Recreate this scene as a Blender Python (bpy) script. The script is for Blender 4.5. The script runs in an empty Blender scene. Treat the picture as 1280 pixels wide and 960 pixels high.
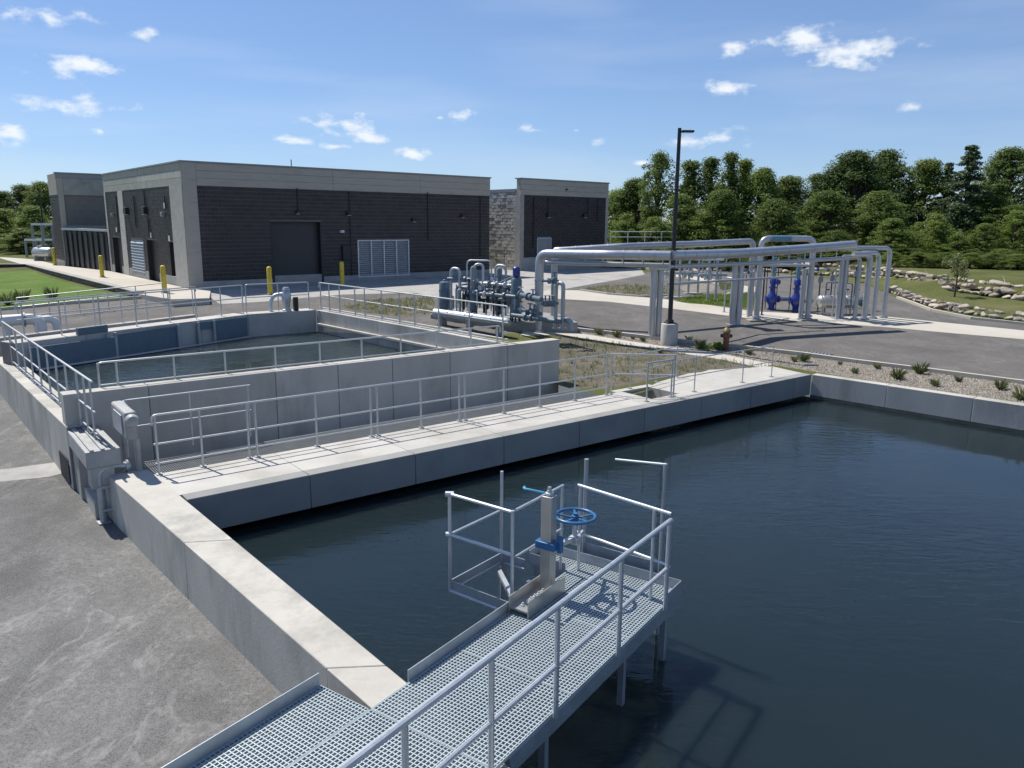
import bpy, bmesh, math, random
import numpy as np
from mathutils import Vector, Matrix, noise as mnoise
from mathutils.geometry import delaunay_2d_cdt

random.seed(7); np.random.seed(7)
S = bpy.context.scene
COL = S.collection
R = math.radians

# ------------------------------------------------------------------ camera
F = 970.0; CAMH = 4.4
PITCH = math.atan((480 - 277) / F); ROLL = R(0.5)
cam_d = bpy.data.cameras.new('camera'); cam = bpy.data.objects.new('camera', cam_d); COL.objects.link(cam)
cam_d.sensor_fit = 'HORIZONTAL'; cam_d.sensor_width = 36.0; cam_d.lens = 36.0 * F / 1280.0
cam_d.clip_start = 0.1; cam_d.clip_end = 4000
_fw = Vector((0, math.cos(PITCH), -math.sin(PITCH))); _rt = Vector((1, 0, 0)); _up = _rt.cross(_fw)
_m = Matrix((_rt, _up, -_fw)).transposed().to_4x4() @ Matrix.Rotation(ROLL, 4, 'Z')
cam.matrix_world = Matrix.Translation((0, 0, CAMH)) @ _m
S.camera = cam

# ------------------------------------------------------------------ sky and sun
SUN_H = Vector((-0.76, 0.65, 0)).normalized(); SUN_EL = R(57)
W = bpy.data.worlds.new('World'); S.world = W; W.use_nodes = True
nt = W.node_tree; nt.nodes.clear()
def wn(t, **k):
    n = nt.nodes.new(t)
    for a, b in k.items(): setattr(n, a, b)
    return n
out = wn('ShaderNodeOutputWorld'); bg = wn('ShaderNodeBackground'); nt.links.new(bg.outputs[0], out.inputs[0])
sky = wn('ShaderNodeTexSky'); sky.sky_type = 'NISHITA'; sky.sun_disc = False
sky.sun_elevation = SUN_EL; sky.sun_rotation = math.atan2(SUN_H.x, SUN_H.y)
sky.air_density = 1.0; sky.dust_density = 0.0; sky.ozone_density = 3.0; sky.altitude = 900
SKY_STRENGTH = 0.108
tc = wn('ShaderNodeTexCoord'); sep = wn('ShaderNodeSeparateXYZ'); nt.links.new(tc.outputs['Generated'], sep.inputs[0])
def wmath(op, a, b=None, c=None, clamp=False):
    n = wn('ShaderNodeMath', operation=op); n.use_clamp = clamp
    for i, v in enumerate((a, b, c)):
        if v is None: continue
        if isinstance(v, (int, float)): n.inputs[i].default_value = v
        else: nt.links.new(v, n.inputs[i])
    return n.outputs[0]
az = wmath('ARCTAN2', sep.outputs[0], sep.outputs[1]); el = wmath('ARCSINE', sep.outputs[2])
comb = wn('ShaderNodeCombineXYZ'); nt.links.new(az, comb.inputs[0]); nt.links.new(el, comb.inputs[1])
nz = wn('ShaderNodeTexNoise'); nz.inputs['Scale'].default_value = 32; nz.inputs['Detail'].default_value = 7; nz.inputs['Roughness'].default_value = 0.56
mapn = wn('ShaderNodeMapping'); mapn.inputs['Scale'].default_value = (1, 1, 1.9)
nt.links.new(tc.outputs['Generated'], mapn.inputs[0]); nt.links.new(mapn.outputs[0], nz.inputs['Vector'])
def ang(px, py):
    x, y = (px - 640) / F, -(py - 480) / F
    c, s = math.cos(ROLL), math.sin(ROLL); x, y = x * c - y * s, x * s + y * c
    d = _rt * x + _fw + _up * y; d.normalize()
    return math.atan2(d.x, d.y), math.asin(d.z)
clouds = [(60, 20, 46, 13), (178, 44, 19, 9), (92, 84, 50, 17), (92, 130, 58, 13), (14, 168, 42, 12), (124, 165, 10, 5), (370, 175, 22, 6),
          (432, 156, 54, 17), (452, 168, 40, 10), (421, 183, 24, 5), (516, 193, 26, 8), (575, 145, 22, 9), (549, 147, 8, 4), (664, 163, 30, 7),
          (745, 176, 13, 7), (803, 204, 17, 5), (926, 60, 34, 12), (912, 107, 36, 12), (898, 174, 58, 11), (1000, 46, 42, 14), (1070, 66, 66, 20), (1112, 62, 26, 14), (1139, 134, 13, 8), (720, 163, 8, 3)]
rc = random.Random(3)
cl = []
for (x, y, w, h) in clouds:
    A, Ee = ang(x, y); cl.append((A, Ee, w * 1.12 / F, h * 1.2 / F))
for k in range(26):           # the same sparse fair-weather clouds go on all round
    A = rc.uniform(0.85, 5.4); A = A if A < math.pi else A - 2 * math.pi
    w = rc.uniform(15, 60); cl.append((A, rc.uniform(0.08, 0.6), w / F, w * rc.uniform(.25, .4) / F))
best = None
for (A, Ee, w, h) in cl:
    s1 = wn('ShaderNodeVectorMath', operation='SUBTRACT'); nt.links.new(comb.outputs[0], s1.inputs[0]); s1.inputs[1].default_value = (A, Ee, 0)
    s2 = wn('ShaderNodeVectorMath', operation='MULTIPLY'); nt.links.new(s1.outputs[0], s2.inputs[0]); s2.inputs[1].default_value = (1 / w, 1 / h, 0)
    s3 = wn('ShaderNodeVectorMath', operation='LENGTH'); nt.links.new(s2.outputs[0], s3.inputs[0])
    best = s3.outputs['Value'] if best is None else wmath('MINIMUM', best, s3.outputs['Value'])
nzc = wmath('MULTIPLY', wmath('SUBTRACT', nz.outputs['Fac'], 0.5), 3.4)
dens = wmath('ADD', wmath('SUBTRACT', .86, best), nzc)
mr = wn('ShaderNodeMapRange'); mr.interpolation_type = 'SMOOTHSTEP'
mr.inputs['From Min'].default_value = 0.05; mr.inputs['From Max'].default_value = 1.15; nt.links.new(dens, mr.inputs['Value'])
near = wn('ShaderNodeMapRange'); near.inputs['From Min'].default_value = 1.3; near.inputs['From Max'].default_value = 0.7; nt.links.new(best, near.inputs['Value'])
cm = wmath('MULTIPLY', wmath('MULTIPLY', mr.outputs[0], near.outputs[0]), 0.92, clamp=True)
# thin high veil
nz2 = wn('ShaderNodeTexNoise'); nz2.inputs['Scale'].default_value = 3.0; nz2.inputs['Detail'].default_value = 5
map2 = wn('ShaderNodeMapping'); map2.inputs['Scale'].default_value = (1, 1, 7); nt.links.new(tc.outputs['Generated'], map2.inputs[0]); nt.links.new(map2.outputs[0], nz2.inputs['Vector'])
veil = wn('ShaderNodeMapRange'); veil.inputs['From Min'].default_value = .45; veil.inputs['From Max'].default_value = .8; veil.inputs['To Max'].default_value = .16; nt.links.new(nz2.outputs['Fac'], veil.inputs['Value'])
cm = wmath('MAXIMUM', cm, veil.outputs[0])
mix = wn('ShaderNodeMix', data_type='RGBA'); nt.links.new(cm, mix.inputs['Factor']); 
tint = wn('ShaderNodeMix', data_type='RGBA', blend_type='MULTIPLY'); tint.inputs['Factor'].default_value = 1.0; 
sc1 = wn('ShaderNodeVectorMath', operation='SCALE'); sc1.inputs['Scale'].default_value = 1 / 5.0; nt.links.new(sky.outputs[0], sc1.inputs[0])
gm = wn('ShaderNodeGamma'); gm.inputs['Gamma'].default_value = 0.72; nt.links.new(sc1.outputs[0], gm.inputs['Color'])     # hazy summer air: softer zenith-to-horizon contrast
nt.links.new(gm.outputs[0], tint.inputs['A']); tint.inputs['B'].default_value = (2.95, 3.5, 4.45, 1)
nt.links.new(tint.outputs['Result'], mix.inputs['A'])
mix.inputs['B'].default_value = (6.6, 6.9, 7.2, 1)
nt.links.new(mix.outputs['Result'], bg.inputs['Color']); bg.inputs['Strength'].default_value = SKY_STRENGTH
sd = bpy.data.lights.new('sun', 'SUN'); sd.energy = 4.5; sd.angle = R(0.53); sd.color = (1.0, 0.95, 0.87)
sun = bpy.data.objects.new('sun', sd); COL.objects.link(sun); sun.location = (0, 0, 40)
_sd = SUN_H * math.cos(SUN_EL) + Vector((0, 0, math.sin(SUN_EL)))
sun.rotation_euler = _sd.to_track_quat('Z', 'Y').to_euler()
S.view_settings.view_transform = 'Standard'; S.view_settings.look = 'None'; S.view_settings.exposure = 0.42; S.view_settings.gamma = 1.0
S.view_settings.use_curve_mapping = False
S.render.engine = 'CYCLES'

# ------------------------------------------------------------------ pixel -> place
def pray(px, py):
    x, y = (px - 640) / F, -(py - 480) / F
    c, s = math.cos(ROLL), math.sin(ROLL); x, y = x * c - y * s, x * s + y * c
    return _rt * x + _fw + _up * y
def U(px, py, z=0.0):
    r = pray(px, py); t = (z - CAMH) / r.z
    return Vector((0, 0, CAMH)) + r * t
def DP(px, py, Y):
    r = pray(px, py); return Vector((0, 0, CAMH)) + r * (Y / r.y)
def onplane(px, py, p, n):
    r = pray(px, py); o = Vector((0, 0, CAMH)); t = (Vector(p) - o).dot(n) / r.dot(n)
    return o + r * t
# terrain: thin-plate surface through levels read off the photograph
ANCH = np.array([(-7.2,13,-.85),(-2.5,7.8,-.85),(-12,8,-.85),(-20,12,-.8),(-8.9,14.6,-.62),(-13.5,20,-.45),(-6,2,-.85),(0,-3,-.85),(4,-8,-.85),(-20,0,-.85),(-32,5,-.8),
 (-20,30,.35),(-30,36,.45),(-23,35,.5),(-15.8,36.5,.98),(-11,40,1.02),(-1.5,49.3,1.08),(-26,50,1.0),(-33,57.5,1.05),(-40,64,1.05),(-30,44,.55),(-38,52,.7),
 (-7.5,31,.55),(-2.8,30,.45),(1,29,.35),(5,27,.15),(7.1,26.2,.1),(9.2,23.3,-.04),(13,19.4,-.04),(20,12.5,-.04),(27,6,-.03),(1.5,21.5,-.06),(5,20.8,-.05),(14.2,21.6,.0),(18.3,27.5,.28),(9,30.6,.4),(15,32.4,.5),(24,20,.15),(35,15,.2),
 (7,60,1.12),(19.5,37.3,.82),(32,40,.95),(32,57,1.15),(60,50,1.2),(60,10,.4),(40,-20,0),(0,-40,-.7),(-50,-20,-.8),(-60,30,.3),(-70,70,1.1),(-20,90,1.2),(20,95,1.2),(70,90,1.2),(15,75,1.15)], float)
def _phi(r2): return np.where(r2 > 1e-9, 0.5 * r2 * np.log(np.maximum(r2, 1e-12)), 0.0)
_n = len(ANCH); _d2 = ((ANCH[:, None, :2] - ANCH[None, :, :2]) ** 2).sum(-1)
_K = np.zeros((_n + 3, _n + 3)); _K[:_n, :_n] = _phi(_d2) + np.eye(_n) * .6
_K[:_n, _n] = 1; _K[:_n, _n + 1:] = ANCH[:, :2]; _K[_n:, :_n] = _K[:_n, _n:].T
_w = np.linalg.solve(_K, np.concatenate([ANCH[:, 2], np.zeros(3)]))
def zg0(x, y):
    d = ((ANCH[:, :2] - np.array([x, y])) ** 2).sum(-1)
    z = float(_phi(d) @ _w[:_n] + _w[_n] + _w[_n + 1] * x + _w[_n + 2] * y)
    z = max(-.87, min(1.3, z))
    rr = math.hypot(x, y - 30); t = max(0, min(1, (rr - 70) / 40)); t = t * t * (3 - 2 * t)
    return z * (1 - t) + 1.15 * t
ROWX = []   # boulder bank line, filled below
def zg(x, y):
    z = zg0(x, y)
    if ROWX and x > ROWX[0][0]:
        yl = np.interp(x, [p[0] for p in ROWX], [p[1] for p in ROWX])
        t = max(0, min(1, (y - yl) / 1.2)); z += 0.75 * t * t * (3 - 2 * t)
    return z
def UG(px, py, h=0.0, f=None):
    f = f or zg0
    z = 0.5
    for _ in range(30):
        p = U(px, py, min(z + h, 3.9)); z = 0.6 * f(p.x, p.y) + 0.4 * z
    return U(px, py, z + h)
_r1 = [UG(*p) for p in [(1010, 339), (1060, 344), (1120, 351), (1190, 363), (1240, 370), (1290, 375), (1400, 385)]]
ROWX[:] = sorted((p.x, p.y + .5) for p in _r1)

# tank frame: u along the walkway, v back towards the upper tank
IC = U(232, 625, 0); FC = U(1015, 468, 0)
UT = (FC - IC).normalized(); VT = Vector((-UT.y, UT.x, 0)); LW = (FC - IC).length
def tk(u, v, z=0.0): return Vector((IC.x, IC.y, 0)) + UT * u + VT * v + Vector((0, 0, z))
# catwalk frame
PA = Vector((.566, .824, 0)); PB = Vector((.824, -.566, 0)); ZP = 0.06
def pw(s, t, z=ZP): return PA * (s * .986) + PB * (t * .986) + Vector((0, 0, z))

# ------------------------------------------------------------------ materials
def mat(name, col, rough=.7, metal=0.0, var=.12, scale=3.0, bump=.0, bscale=40., spec=.5, fine=0.0, stain=None, stain_scale=.8, rand=0.0, coat=0.0, stretch=None, island=0.0):
    m = bpy.data.materials.new(name); m.use_nodes = True; t = m.node_tree; b = t.nodes['Principled BSDF']
    L = t.links.new
    tcn = t.nodes.new('ShaderNodeTexCoord'); src = tcn.outputs['Object']
    if stretch:
        mp = t.nodes.new('ShaderNodeMapping'); mp.inputs['Scale'].default_value = stretch; L(src, mp.inputs[0]); ssrc = mp.outputs[0]
    else: ssrc = src
    def noise(sc, det, vec, rg=.6):
        n = t.nodes.new('ShaderNodeTexNoise'); n.inputs['Scale'].default_value = sc; n.inputs['Detail'].default_value = det; n.inputs['Roughness'].default_value = rg
        L(vec, n.inputs['Vector']); return n.outputs['Fac']
    def mathn(op, a, b2):
        n = t.nodes.new('ShaderNodeMath'); n.operation = op
        for i, v in enumerate((a, b2)):
            if isinstance(v, (int, float)): n.inputs[i].default_value = v
            else: L(v, n.inputs[i])
        return n.outputs[0]
    v = mathn('ADD', 1.0, mathn('MULTIPLY', mathn('SUBTRACT', noise(scale, 5, ssrc), .5), var * 4))
    if fine: v = mathn('ADD', v, mathn('MULTIPLY', mathn('SUBTRACT', noise(bscale * 1.7, 3, src), .5), fine * 4))
    if rand or island:
        if rand:
            oi = t.nodes.new('ShaderNodeObjectInfo'); v = mathn('ADD', v, mathn('MULTIPLY', mathn('SUBTRACT', oi.outputs['Random'], .5), rand * 2))
        if island:
            ge = t.nodes.new('ShaderNodeNewGeometry'); v = mathn('ADD', v, mathn('MULTIPLY', mathn('SUBTRACT', ge.outputs['Random Per Island'], .5), island * 2))
    mul = t.nodes.new('ShaderNodeVectorMath'); mul.operation = 'SCALE'; mul.inputs[0].default_value = col[:3]; L(v, mul.inputs['Scale'])
    c = mul.outputs[0]
    if stain:
        mx = t.nodes.new('ShaderNodeMix'); mx.data_type = 'RGBA'
        r = t.nodes.new('ShaderNodeMapRange'); r.inputs['From Min'].default_value = .48; r.inputs['From Max'].default_value = .64; r.inputs['To Max'].default_value = .85
        L(noise(stain_scale, 6, ssrc, .68), r.inputs['Value']); L(r.outputs[0], mx.inputs['Factor']); L(c, mx.inputs['A']); mx.inputs['B'].default_value = (*stain, 1); c = mx.outputs['Result']
    L(c, b.inputs['Base Color'])
    rv = mathn('ADD', rough, mathn('MULTIPLY', mathn('SUBTRACT', noise(scale * 2.3, 3, src), .5), .25)); L(rv, b.inputs['Roughness'])
    b.inputs['Metallic'].default_value = metal; b.inputs['Specular IOR Level'].default_value = spec; b.inputs['Coat Weight'].default_value = coat
    if bump:
        bn = t.nodes.new('ShaderNodeBump'); bn.inputs['Strength'].default_value = bump; bn.inputs['Distance'].default_value = .02
        L(noise(bscale, 5, src), bn.inputs['Height']); L(bn.outputs[0], b.inputs['Normal'])
    return m
M = {}
M['concrete'] = mat('concrete', (.45, .435, .40), .85, var=.10, scale=1.3, bump=.25, bscale=30, fine=.04, stain=(.37, .35, .31), stain_scale=.9, rand=.05, spec=.3)
M['fascia'] = mat('shade-toned fascia concrete', (.27, .27, .255), .8, var=.12, scale=.8, bump=.3, bscale=26, fine=.04, stain=(.20, .205, .205), stain_scale=.5, rand=.05, spec=.3)  # darker than the wall concrete: the fascia's shade is put into this colour
M['conc_wall'] = mat('formed concrete', (.45, .43, .385), .85, var=.16, scale=.9, bump=.15, bscale=26, fine=.04, stain=(.31, .30, .265), stain_scale=.8, rand=.07, spec=.3, stretch=(1, 1, .35))
M['conc_old'] = mat('weathered concrete', (.36, .35, .33), .9, var=.14, scale=2., bump=.3, bscale=30, fine=.05, stain=(.26, .25, .23), spec=.3, rand=.06)
M['slab'] = mat('pale slab concrete', (.47, .44, .385), .9, var=.1, scale=.7, bump=.2, bscale=30, fine=.04, stain=(.41, .37, .29), stain_scale=.35, spec=.3)
M['band'] = mat('precast band', (.42, .385, .335), .85, var=.1, scale=.8, bump=.2, bscale=20, stain=(.34, .31, .275), stretch=(1, 1, 6), spec=.3)
M['block'] = mat('dark glazed block', (.040, .032, .0325), .55, var=.2, scale=2., bump=.4, bscale=22, rand=.2, island=.2, spec=.4)
M['mortar'] = mat('grey mortar', (.20, .185, .17), .9, var=.1, scale=4)
M['pale_block'] = mat('split faced pale block', (.36, .345, .315), .9, var=.2, scale=3., bump=.9, bscale=14, island=.25, rand=.2, spec=.3)
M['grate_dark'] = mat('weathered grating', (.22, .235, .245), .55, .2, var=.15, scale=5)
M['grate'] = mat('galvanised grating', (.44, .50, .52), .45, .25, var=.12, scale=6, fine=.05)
M['galv'] = mat('galvanised steel', (.52, .55, .58), .45, .6, var=.12, scale=9, fine=.04, rand=.04)
M['galv_dull'] = mat('dull galvanised plate', (.42, .45, .48), .5, .6, var=.15, scale=5, fine=.05, stain=(.33, .36, .39), rand=.05)
M['rail'] = mat('aluminium rail', (.50, .51, .51), .45, .5, var=.08, scale=8)
M['jacket'] = mat('aluminium pipe jacket', (.44, .45, .48), .36, .65, var=.10, scale=1.5, fine=.03, rand=.08)
M['stainless'] = mat('stainless steel', (.50, .49, .46), .36, .7, var=.06, scale=3)
M['black'] = mat('black painted steel', (.018, .018, .02), .5, var=.1)
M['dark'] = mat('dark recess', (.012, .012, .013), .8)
M['bluegrey'] = mat('blue grey paint', (.10, .15, .19), .42, var=.14, scale=5, stain=(.17, .20, .22), stain_scale=3)
M['zinc'] = mat('dull zinc plate', (.34, .345, .34), .6, .1, var=.15, scale=4, stain=(.26, .265, .26))
M['steelblue'] = mat('grey blue paint', (.12, .165, .20), .45, var=.14, scale=5)
M['blue'] = mat('blue enamel', (.015, .035, .24), .35, var=.12, coat=.3)
M['wheelblue'] = mat('handwheel blue', (.02, .12, .28), .35, var=.1, coat=.4)
M['cyan'] = mat('light blue paint', (.10, .42, .62), .4, var=.1)
M['teal'] = mat('teal pipe paint', (.12, .22, .30), .4, .2, var=.1)
M['yellow'] = mat('yellow paint', (.62, .46, .03), .5, var=.1, scale=5, stain=(.45, .33, .05), stain_scale=6)
M['white'] = mat('white paint', (.66, .67, .68), .5, var=.06)
M['greymetal'] = mat('grey painted metal', (.24, .26, .28), .45, .2, var=.08)
M['door'] = mat('charcoal door', (.04, .04, .043), .5, var=.12, scale=2)
M['red'] = mat('hydrant red', (.10, .03, .02), .5, var=.15, scale=8, stain=(.22, .12, .03), stain_scale=9)
M['hydyellow'] = mat('hydrant brass yellow', (.20, .15, .05), .5, var=.2, scale=9)
M['rock'] = mat('limestone boulder', (.36, .315, .265), .92, var=.3, scale=1.6, bump=.8, bscale=6, rand=.3, fine=.08, spec=.25)
M['bark'] = mat('bark', (.09, .07, .05), .95, var=.25, scale=4, bump=.8, bscale=18, spec=.2)
M['cobble'] = mat('pea stone', (.28, .25, .21), .9, var=.2, scale=4, island=.4, spec=.25)

def asphalt(name, base, scuff):
    m = bpy.data.materials.new(name); m.use_nodes = True; t = m.node_tree; b = t.nodes['Principled BSDF']; L = t.links.new
    tcn = t.nodes.new('ShaderNodeTexCoord'); src = tcn.outputs['Object']
    def noise(sc, det, rg=.6, dist=0., vec=None):
        n = t.nodes.new('ShaderNodeTexNoise'); n.inputs['Scale'].default_value = sc; n.inputs['Detail'].default_value = det; n.inputs['Roughness'].default_value = rg; n.inputs['Distortion'].default_value = dist
        L(vec or src, n.inputs['Vector']); return n.outputs['Fac']
    def mr(v, a, b2, c=0., d=1.):
        n = t.nodes.new('ShaderNodeMapRange'); n.inputs[1].default_value = a; n.inputs[2].default_value = b2; n.inputs[3].default_value = c; n.inputs[4].default_value = d; L(v, n.inputs[0]); return n.outputs[0]
    def mul(a, b2):
        n = t.nodes.new('ShaderNodeMath'); n.operation = 'MULTIPLY'
        for i, v in enumerate((a, b2)):
            if isinstance(v, (int, float)): n.inputs[i].default_value = v
            else: L(v, n.inputs[i])
        return n.outputs[0]
    def mixc(f, a, b2):
        n = t.nodes.new('ShaderNodeMix'); n.data_type = 'RGBA'; L(f, n.inputs['Factor'])
        for k, v in (('A', a), ('B', b2)):
            if isinstance(v, tuple): n.inputs[k].default_value = (*v, 1)
            else: L(v, n.inputs[k])
        return n.outputs['Result']
    dk = tuple(x * .55 for x in base); lt = tuple(x * 1.4 for x in base)
    c = mixc(mr(noise(.7, 6, .65), .3, .7), dk, lt)
    c = mixc(mr(noise(75, 2, .7), .35, .75), c, tuple(x * 1.75 for x in base))
    c = mixc(mul(mr(noise(48, 2, .6), .52, .62), .55), c, tuple(x * .42 for x in base))
    # dusty drag marks and dried run-off
    mp = t.nodes.new('ShaderNodeMapping'); mp.inputs['Rotation'].default_value = (0, 0, .72); mp.inputs['Scale'].default_value = (1.15, .75, 1); L(src, mp.inputs[0])
    ridge = t.nodes.new('ShaderNodeMath'); ridge.operation = 'ABSOLUTE'
    sb = t.nodes.new('ShaderNodeMath'); sb.operation = 'SUBTRACT'; L(noise(.8, 8, .62, .5, mp.outputs[0]), sb.inputs[0]); sb.inputs[1].default_value = .5; L(sb.outputs[0], ridge.inputs[0])
    streak = mul(mul(mr(ridge.outputs[0], .0, .035, 1., 0.), mr(noise(.35, 3), .38, .55)), mr(noise(9, 4), .25, .6))
    wash = mul(mr(noise(.75, 9, .76, .35, mp.outputs[0]), .45, .78), mr(noise(14, 6, .75), .38, .68))
    c = mixc(mul(streak, scuff * .55), c, (.34, .33, .315))
    c = mixc(mul(wash, scuff), c, (.36, .355, .345))
    L(c, b.inputs['Base Color']); b.inputs['Roughness'].default_value = .9; b.inputs['Specular IOR Level'].default_value = .25
    bn = t.nodes.new('ShaderNodeBump'); bn.inputs['Strength'].default_value = .55; bn.inputs['Distance'].default_value = .012
    L(noise(60, 3, .7), bn.inputs['Height']); L(bn.outputs[0], b.inputs['Normal'])
    return m
M['asphalt_old'] = asphalt('worn asphalt', (.112, .111, .108), .85)
M['asphalt'] = asphalt('road asphalt', (.100, .094, .087), .3)

def ground_mat(name, cols, sc=.6, bump=.6):
    m = bpy.data.materials.new(name); m.use_nodes = True; t = m.node_tree; b = t.nodes['Principled BSDF']; L = t.links.new
    tcn = t.nodes.new('ShaderNodeTexCoord'); src = tcn.outputs['Object']
    def noise(s, det, rg=.65):
        n = t.nodes.new('ShaderNodeTexNoise'); n.inputs['Scale'].default_value = s; n.inputs['Detail'].default_value = det; n.inputs['Roughness'].default_value = rg; L(src, n.inputs['Vector']); return n.outputs['Fac']
    cr = t.nodes.new('ShaderNodeValToRGB'); L(noise(sc, 8, .72), cr.inputs[0])
    e = cr.color_ramp.elements; e[0].position = .3; e[0].color = (*cols[0], 1); e[1].position = .7; e[1].color = (*cols[-1], 1)
    if len(cols) == 3: x = e.new(.5); x.color = (*cols[1], 1)
    mx = t.nodes.new('ShaderNodeMix'); mx.data_type = 'RGBA'; mx.blend_type = 'MULTIPLY'; mx.inputs['Factor'].default_value = .8
    cr2 = t.nodes.new('ShaderNodeValToRGB'); L(noise(22, 4, .7), cr2.inputs[0]); e2 = cr2.color_ramp.elements; e2[0].position = .3; e2[0].color = (.55, .55, .55, 1); e2[1].position = .7; e2[1].color = (1.25, 1.25, 1.25, 1)
    L(cr.outputs[0], mx.inputs['A']); L(cr2.outputs[0], mx.inputs['B']); L(mx.outputs['Result'], b.inputs['Base Color'])
    b.inputs['Roughness'].default_value = .95; b.inputs['Specular IOR Level'].default_value = .15
    bn = t.nodes.new('ShaderNodeBump'); bn.inputs['Strength'].default_value = bump; bn.inputs['Distance'].default_value = .05; L(noise(30, 5), bn.inputs['Height']); L(bn.outputs[0], b.inputs['Normal'])
    return m
M['grass_ground'] = ground_mat('rough grass ground', [(.07, .075, .025), (.10, .115, .035), (.17, .155, .07)], .35)
M['lawn'] = ground_mat('mown lawn', [(.075, .13, .022), (.10, .17, .03), (.16, .19, .06)], .7)
M['gravel'] = ground_mat('gravel bed', [(.20, .175, .145), (.28, .25, .205), (.36, .32, .265)], 2.5, 1.0)
M['dirt'] = ground_mat('weedy dirt', [(.085, .095, .038), (.17, .15, .12), (.24, .215, .175)], .8, 1.0)

def leafmat(name, c1, c2, tr=.35):
    m = bpy.data.materials.new(name); m.use_nodes = True; t = m.node_tree; L = t.links.new
    t.nodes.clear(); o = t.nodes.new('ShaderNodeOutputMaterial')
    ge = t.nodes.new('ShaderNodeNewGeometry'); oi = t.nodes.new('ShaderNodeObjectInfo'); tcn = t.nodes.new('ShaderNodeTexCoord')
    n = t.nodes.new('ShaderNodeTexNoise'); n.inputs['Scale'].default_value = .6; n.inputs['Detail'].default_value = 3; L(tcn.outputs['Object'], n.inputs['Vector'])
    a = t.nodes.new('ShaderNodeMath'); a.operation = 'ADD'; L(n.outputs['Fac'], a.inputs[0])
    s = t.nodes.new('ShaderNodeMath'); s.operation = 'MULTIPLY_ADD'; L(ge.outputs['Random Per Island'], s.inputs[0]); s.inputs[1].default_value = .5; s.inputs[2].default_value = -.25; L(s.outputs[0], a.inputs[1])
    a2 = t.nodes.new('ShaderNodeMath'); a2.operation = 'MULTIPLY_ADD'; L(oi.outputs['Random'], a2.inputs[0]); a2.inputs[1].default_value = .5; L(a.outputs[0], a2.inputs[2])
    r = t.nodes.new('ShaderNodeMapRange'); L(a2.outputs[0], r.inputs[0]); r.inputs[1].default_value = .35; r.inputs[2].default_value = 1.15
    mx = t.nodes.new('ShaderNodeMix'); mx.data_type = 'RGBA'; L(r.outputs[0], mx.inputs['Factor']); mx.inputs['A'].default_value = (*c1, 1); mx.inputs['B'].default_value = (*c2, 1)
    d = t.nodes.new('ShaderNodeBsdfPrincipled'); d.inputs['Roughness'].default_value = .55; d.inputs['Specular IOR Level'].default_value = .3; L(mx.outputs['Result'], d.inputs['Base Color'])
    tl = t.nodes.new('ShaderNodeBsdfTranslucent'); L(mx.outputs['Result'], tl.inputs['Color'])
    ms = t.nodes.new('ShaderNodeMixShader'); ms.inputs[0].default_value = tr; L(d.outputs[0], ms.inputs[1]); L(tl.outputs[0], ms.inputs[2]); L(ms.outputs[0], o.inputs[0])
    return m
M['leaf'] = leafmat('broad leaves', (.10, .15, .035), (.21, .275, .07), .48)
M['leaf_light'] = leafmat('light leaves', (.12, .185, .038), (.25, .32, .075), .48)
M['leaf_dark'] = leafmat('dark leaves', (.075, .12, .036), (.165, .225, .065), .45)
M['needle'] = leafmat('conifer needles', (.05, .085, .042), (.105, .15, .068), .28)
M['weed'] = leafmat('weed leaves', (.12, .15, .05), (.30, .31, .15), .35)

def water_mat(name, deep, bscale, bstr, stretch):
    m = bpy.data.materials.new(name); m.use_nodes = True; t = m.node_tree; b = t.nodes['Principled BSDF']; L = t.links.new
    tcn = t.nodes.new('ShaderNodeTexCoord'); mp = t.nodes.new('ShaderNodeMapping'); mp.inputs['Scale'].default_value = stretch; mp.inputs['Rotation'].default_value = (0, 0, .25); L(tcn.outputs['Object'], mp.inputs[0])
    def noise(s, det, rg=.55, dist=.3, v=None):
        n = t.nodes.new('ShaderNodeTexNoise'); n.inputs['Scale'].default_value = s; n.inputs['Detail'].default_value = det; n.inputs['Roughness'].default_value = rg; n.inputs['Distortion'].default_value = dist; L(v or mp.outputs[0], n.inputs['Vector']); return n.outputs['Fac']
    b.inputs['Base Color'].default_value = (*deep, 1); b.inputs['Roughness'].default_value = .06; b.inputs['IOR'].default_value = 1.333
    b.inputs['Subsurface Weight'].default_value = 1.0; b.inputs['Subsurface Radius'].default_value = (.6, .9, 1.1); b.inputs['Subsurface Scale'].default_value = 2.0
    patch = t.nodes.new('ShaderNodeMapRange'); L(noise(.22, 3, .5, .2, tcn.outputs['Object']), patch.inputs[0]); patch.inputs[1].default_value = .35; patch.inputs[2].default_value = .65; patch.inputs[3].default_value = .06; patch.inputs[4].default_value = 1.
    mu = t.nodes.new('ShaderNodeMath'); mu.operation = 'MULTIPLY'; L(noise(bscale, 4), mu.inputs[0]); L(patch.outputs[0], mu.inputs[1])
    bn = t.nodes.new('ShaderNodeBump'); bn.inputs['Strength'].default_value = bstr; bn.inputs['Distance'].default_value = .05; L(mu.outputs[0], bn.inputs['Height']); L(bn.outputs[0], b.inputs['Normal'])
    return m
M['water'] = water_mat('basin water', (.0105, .0185, .0205), 2.1, .3, (1.0, 2.6, 1))
M['water_up'] = water_mat('upper tank water', (.034, .048, .048), 3.0, 1.2, (1.4, 2.0, 1))

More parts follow.
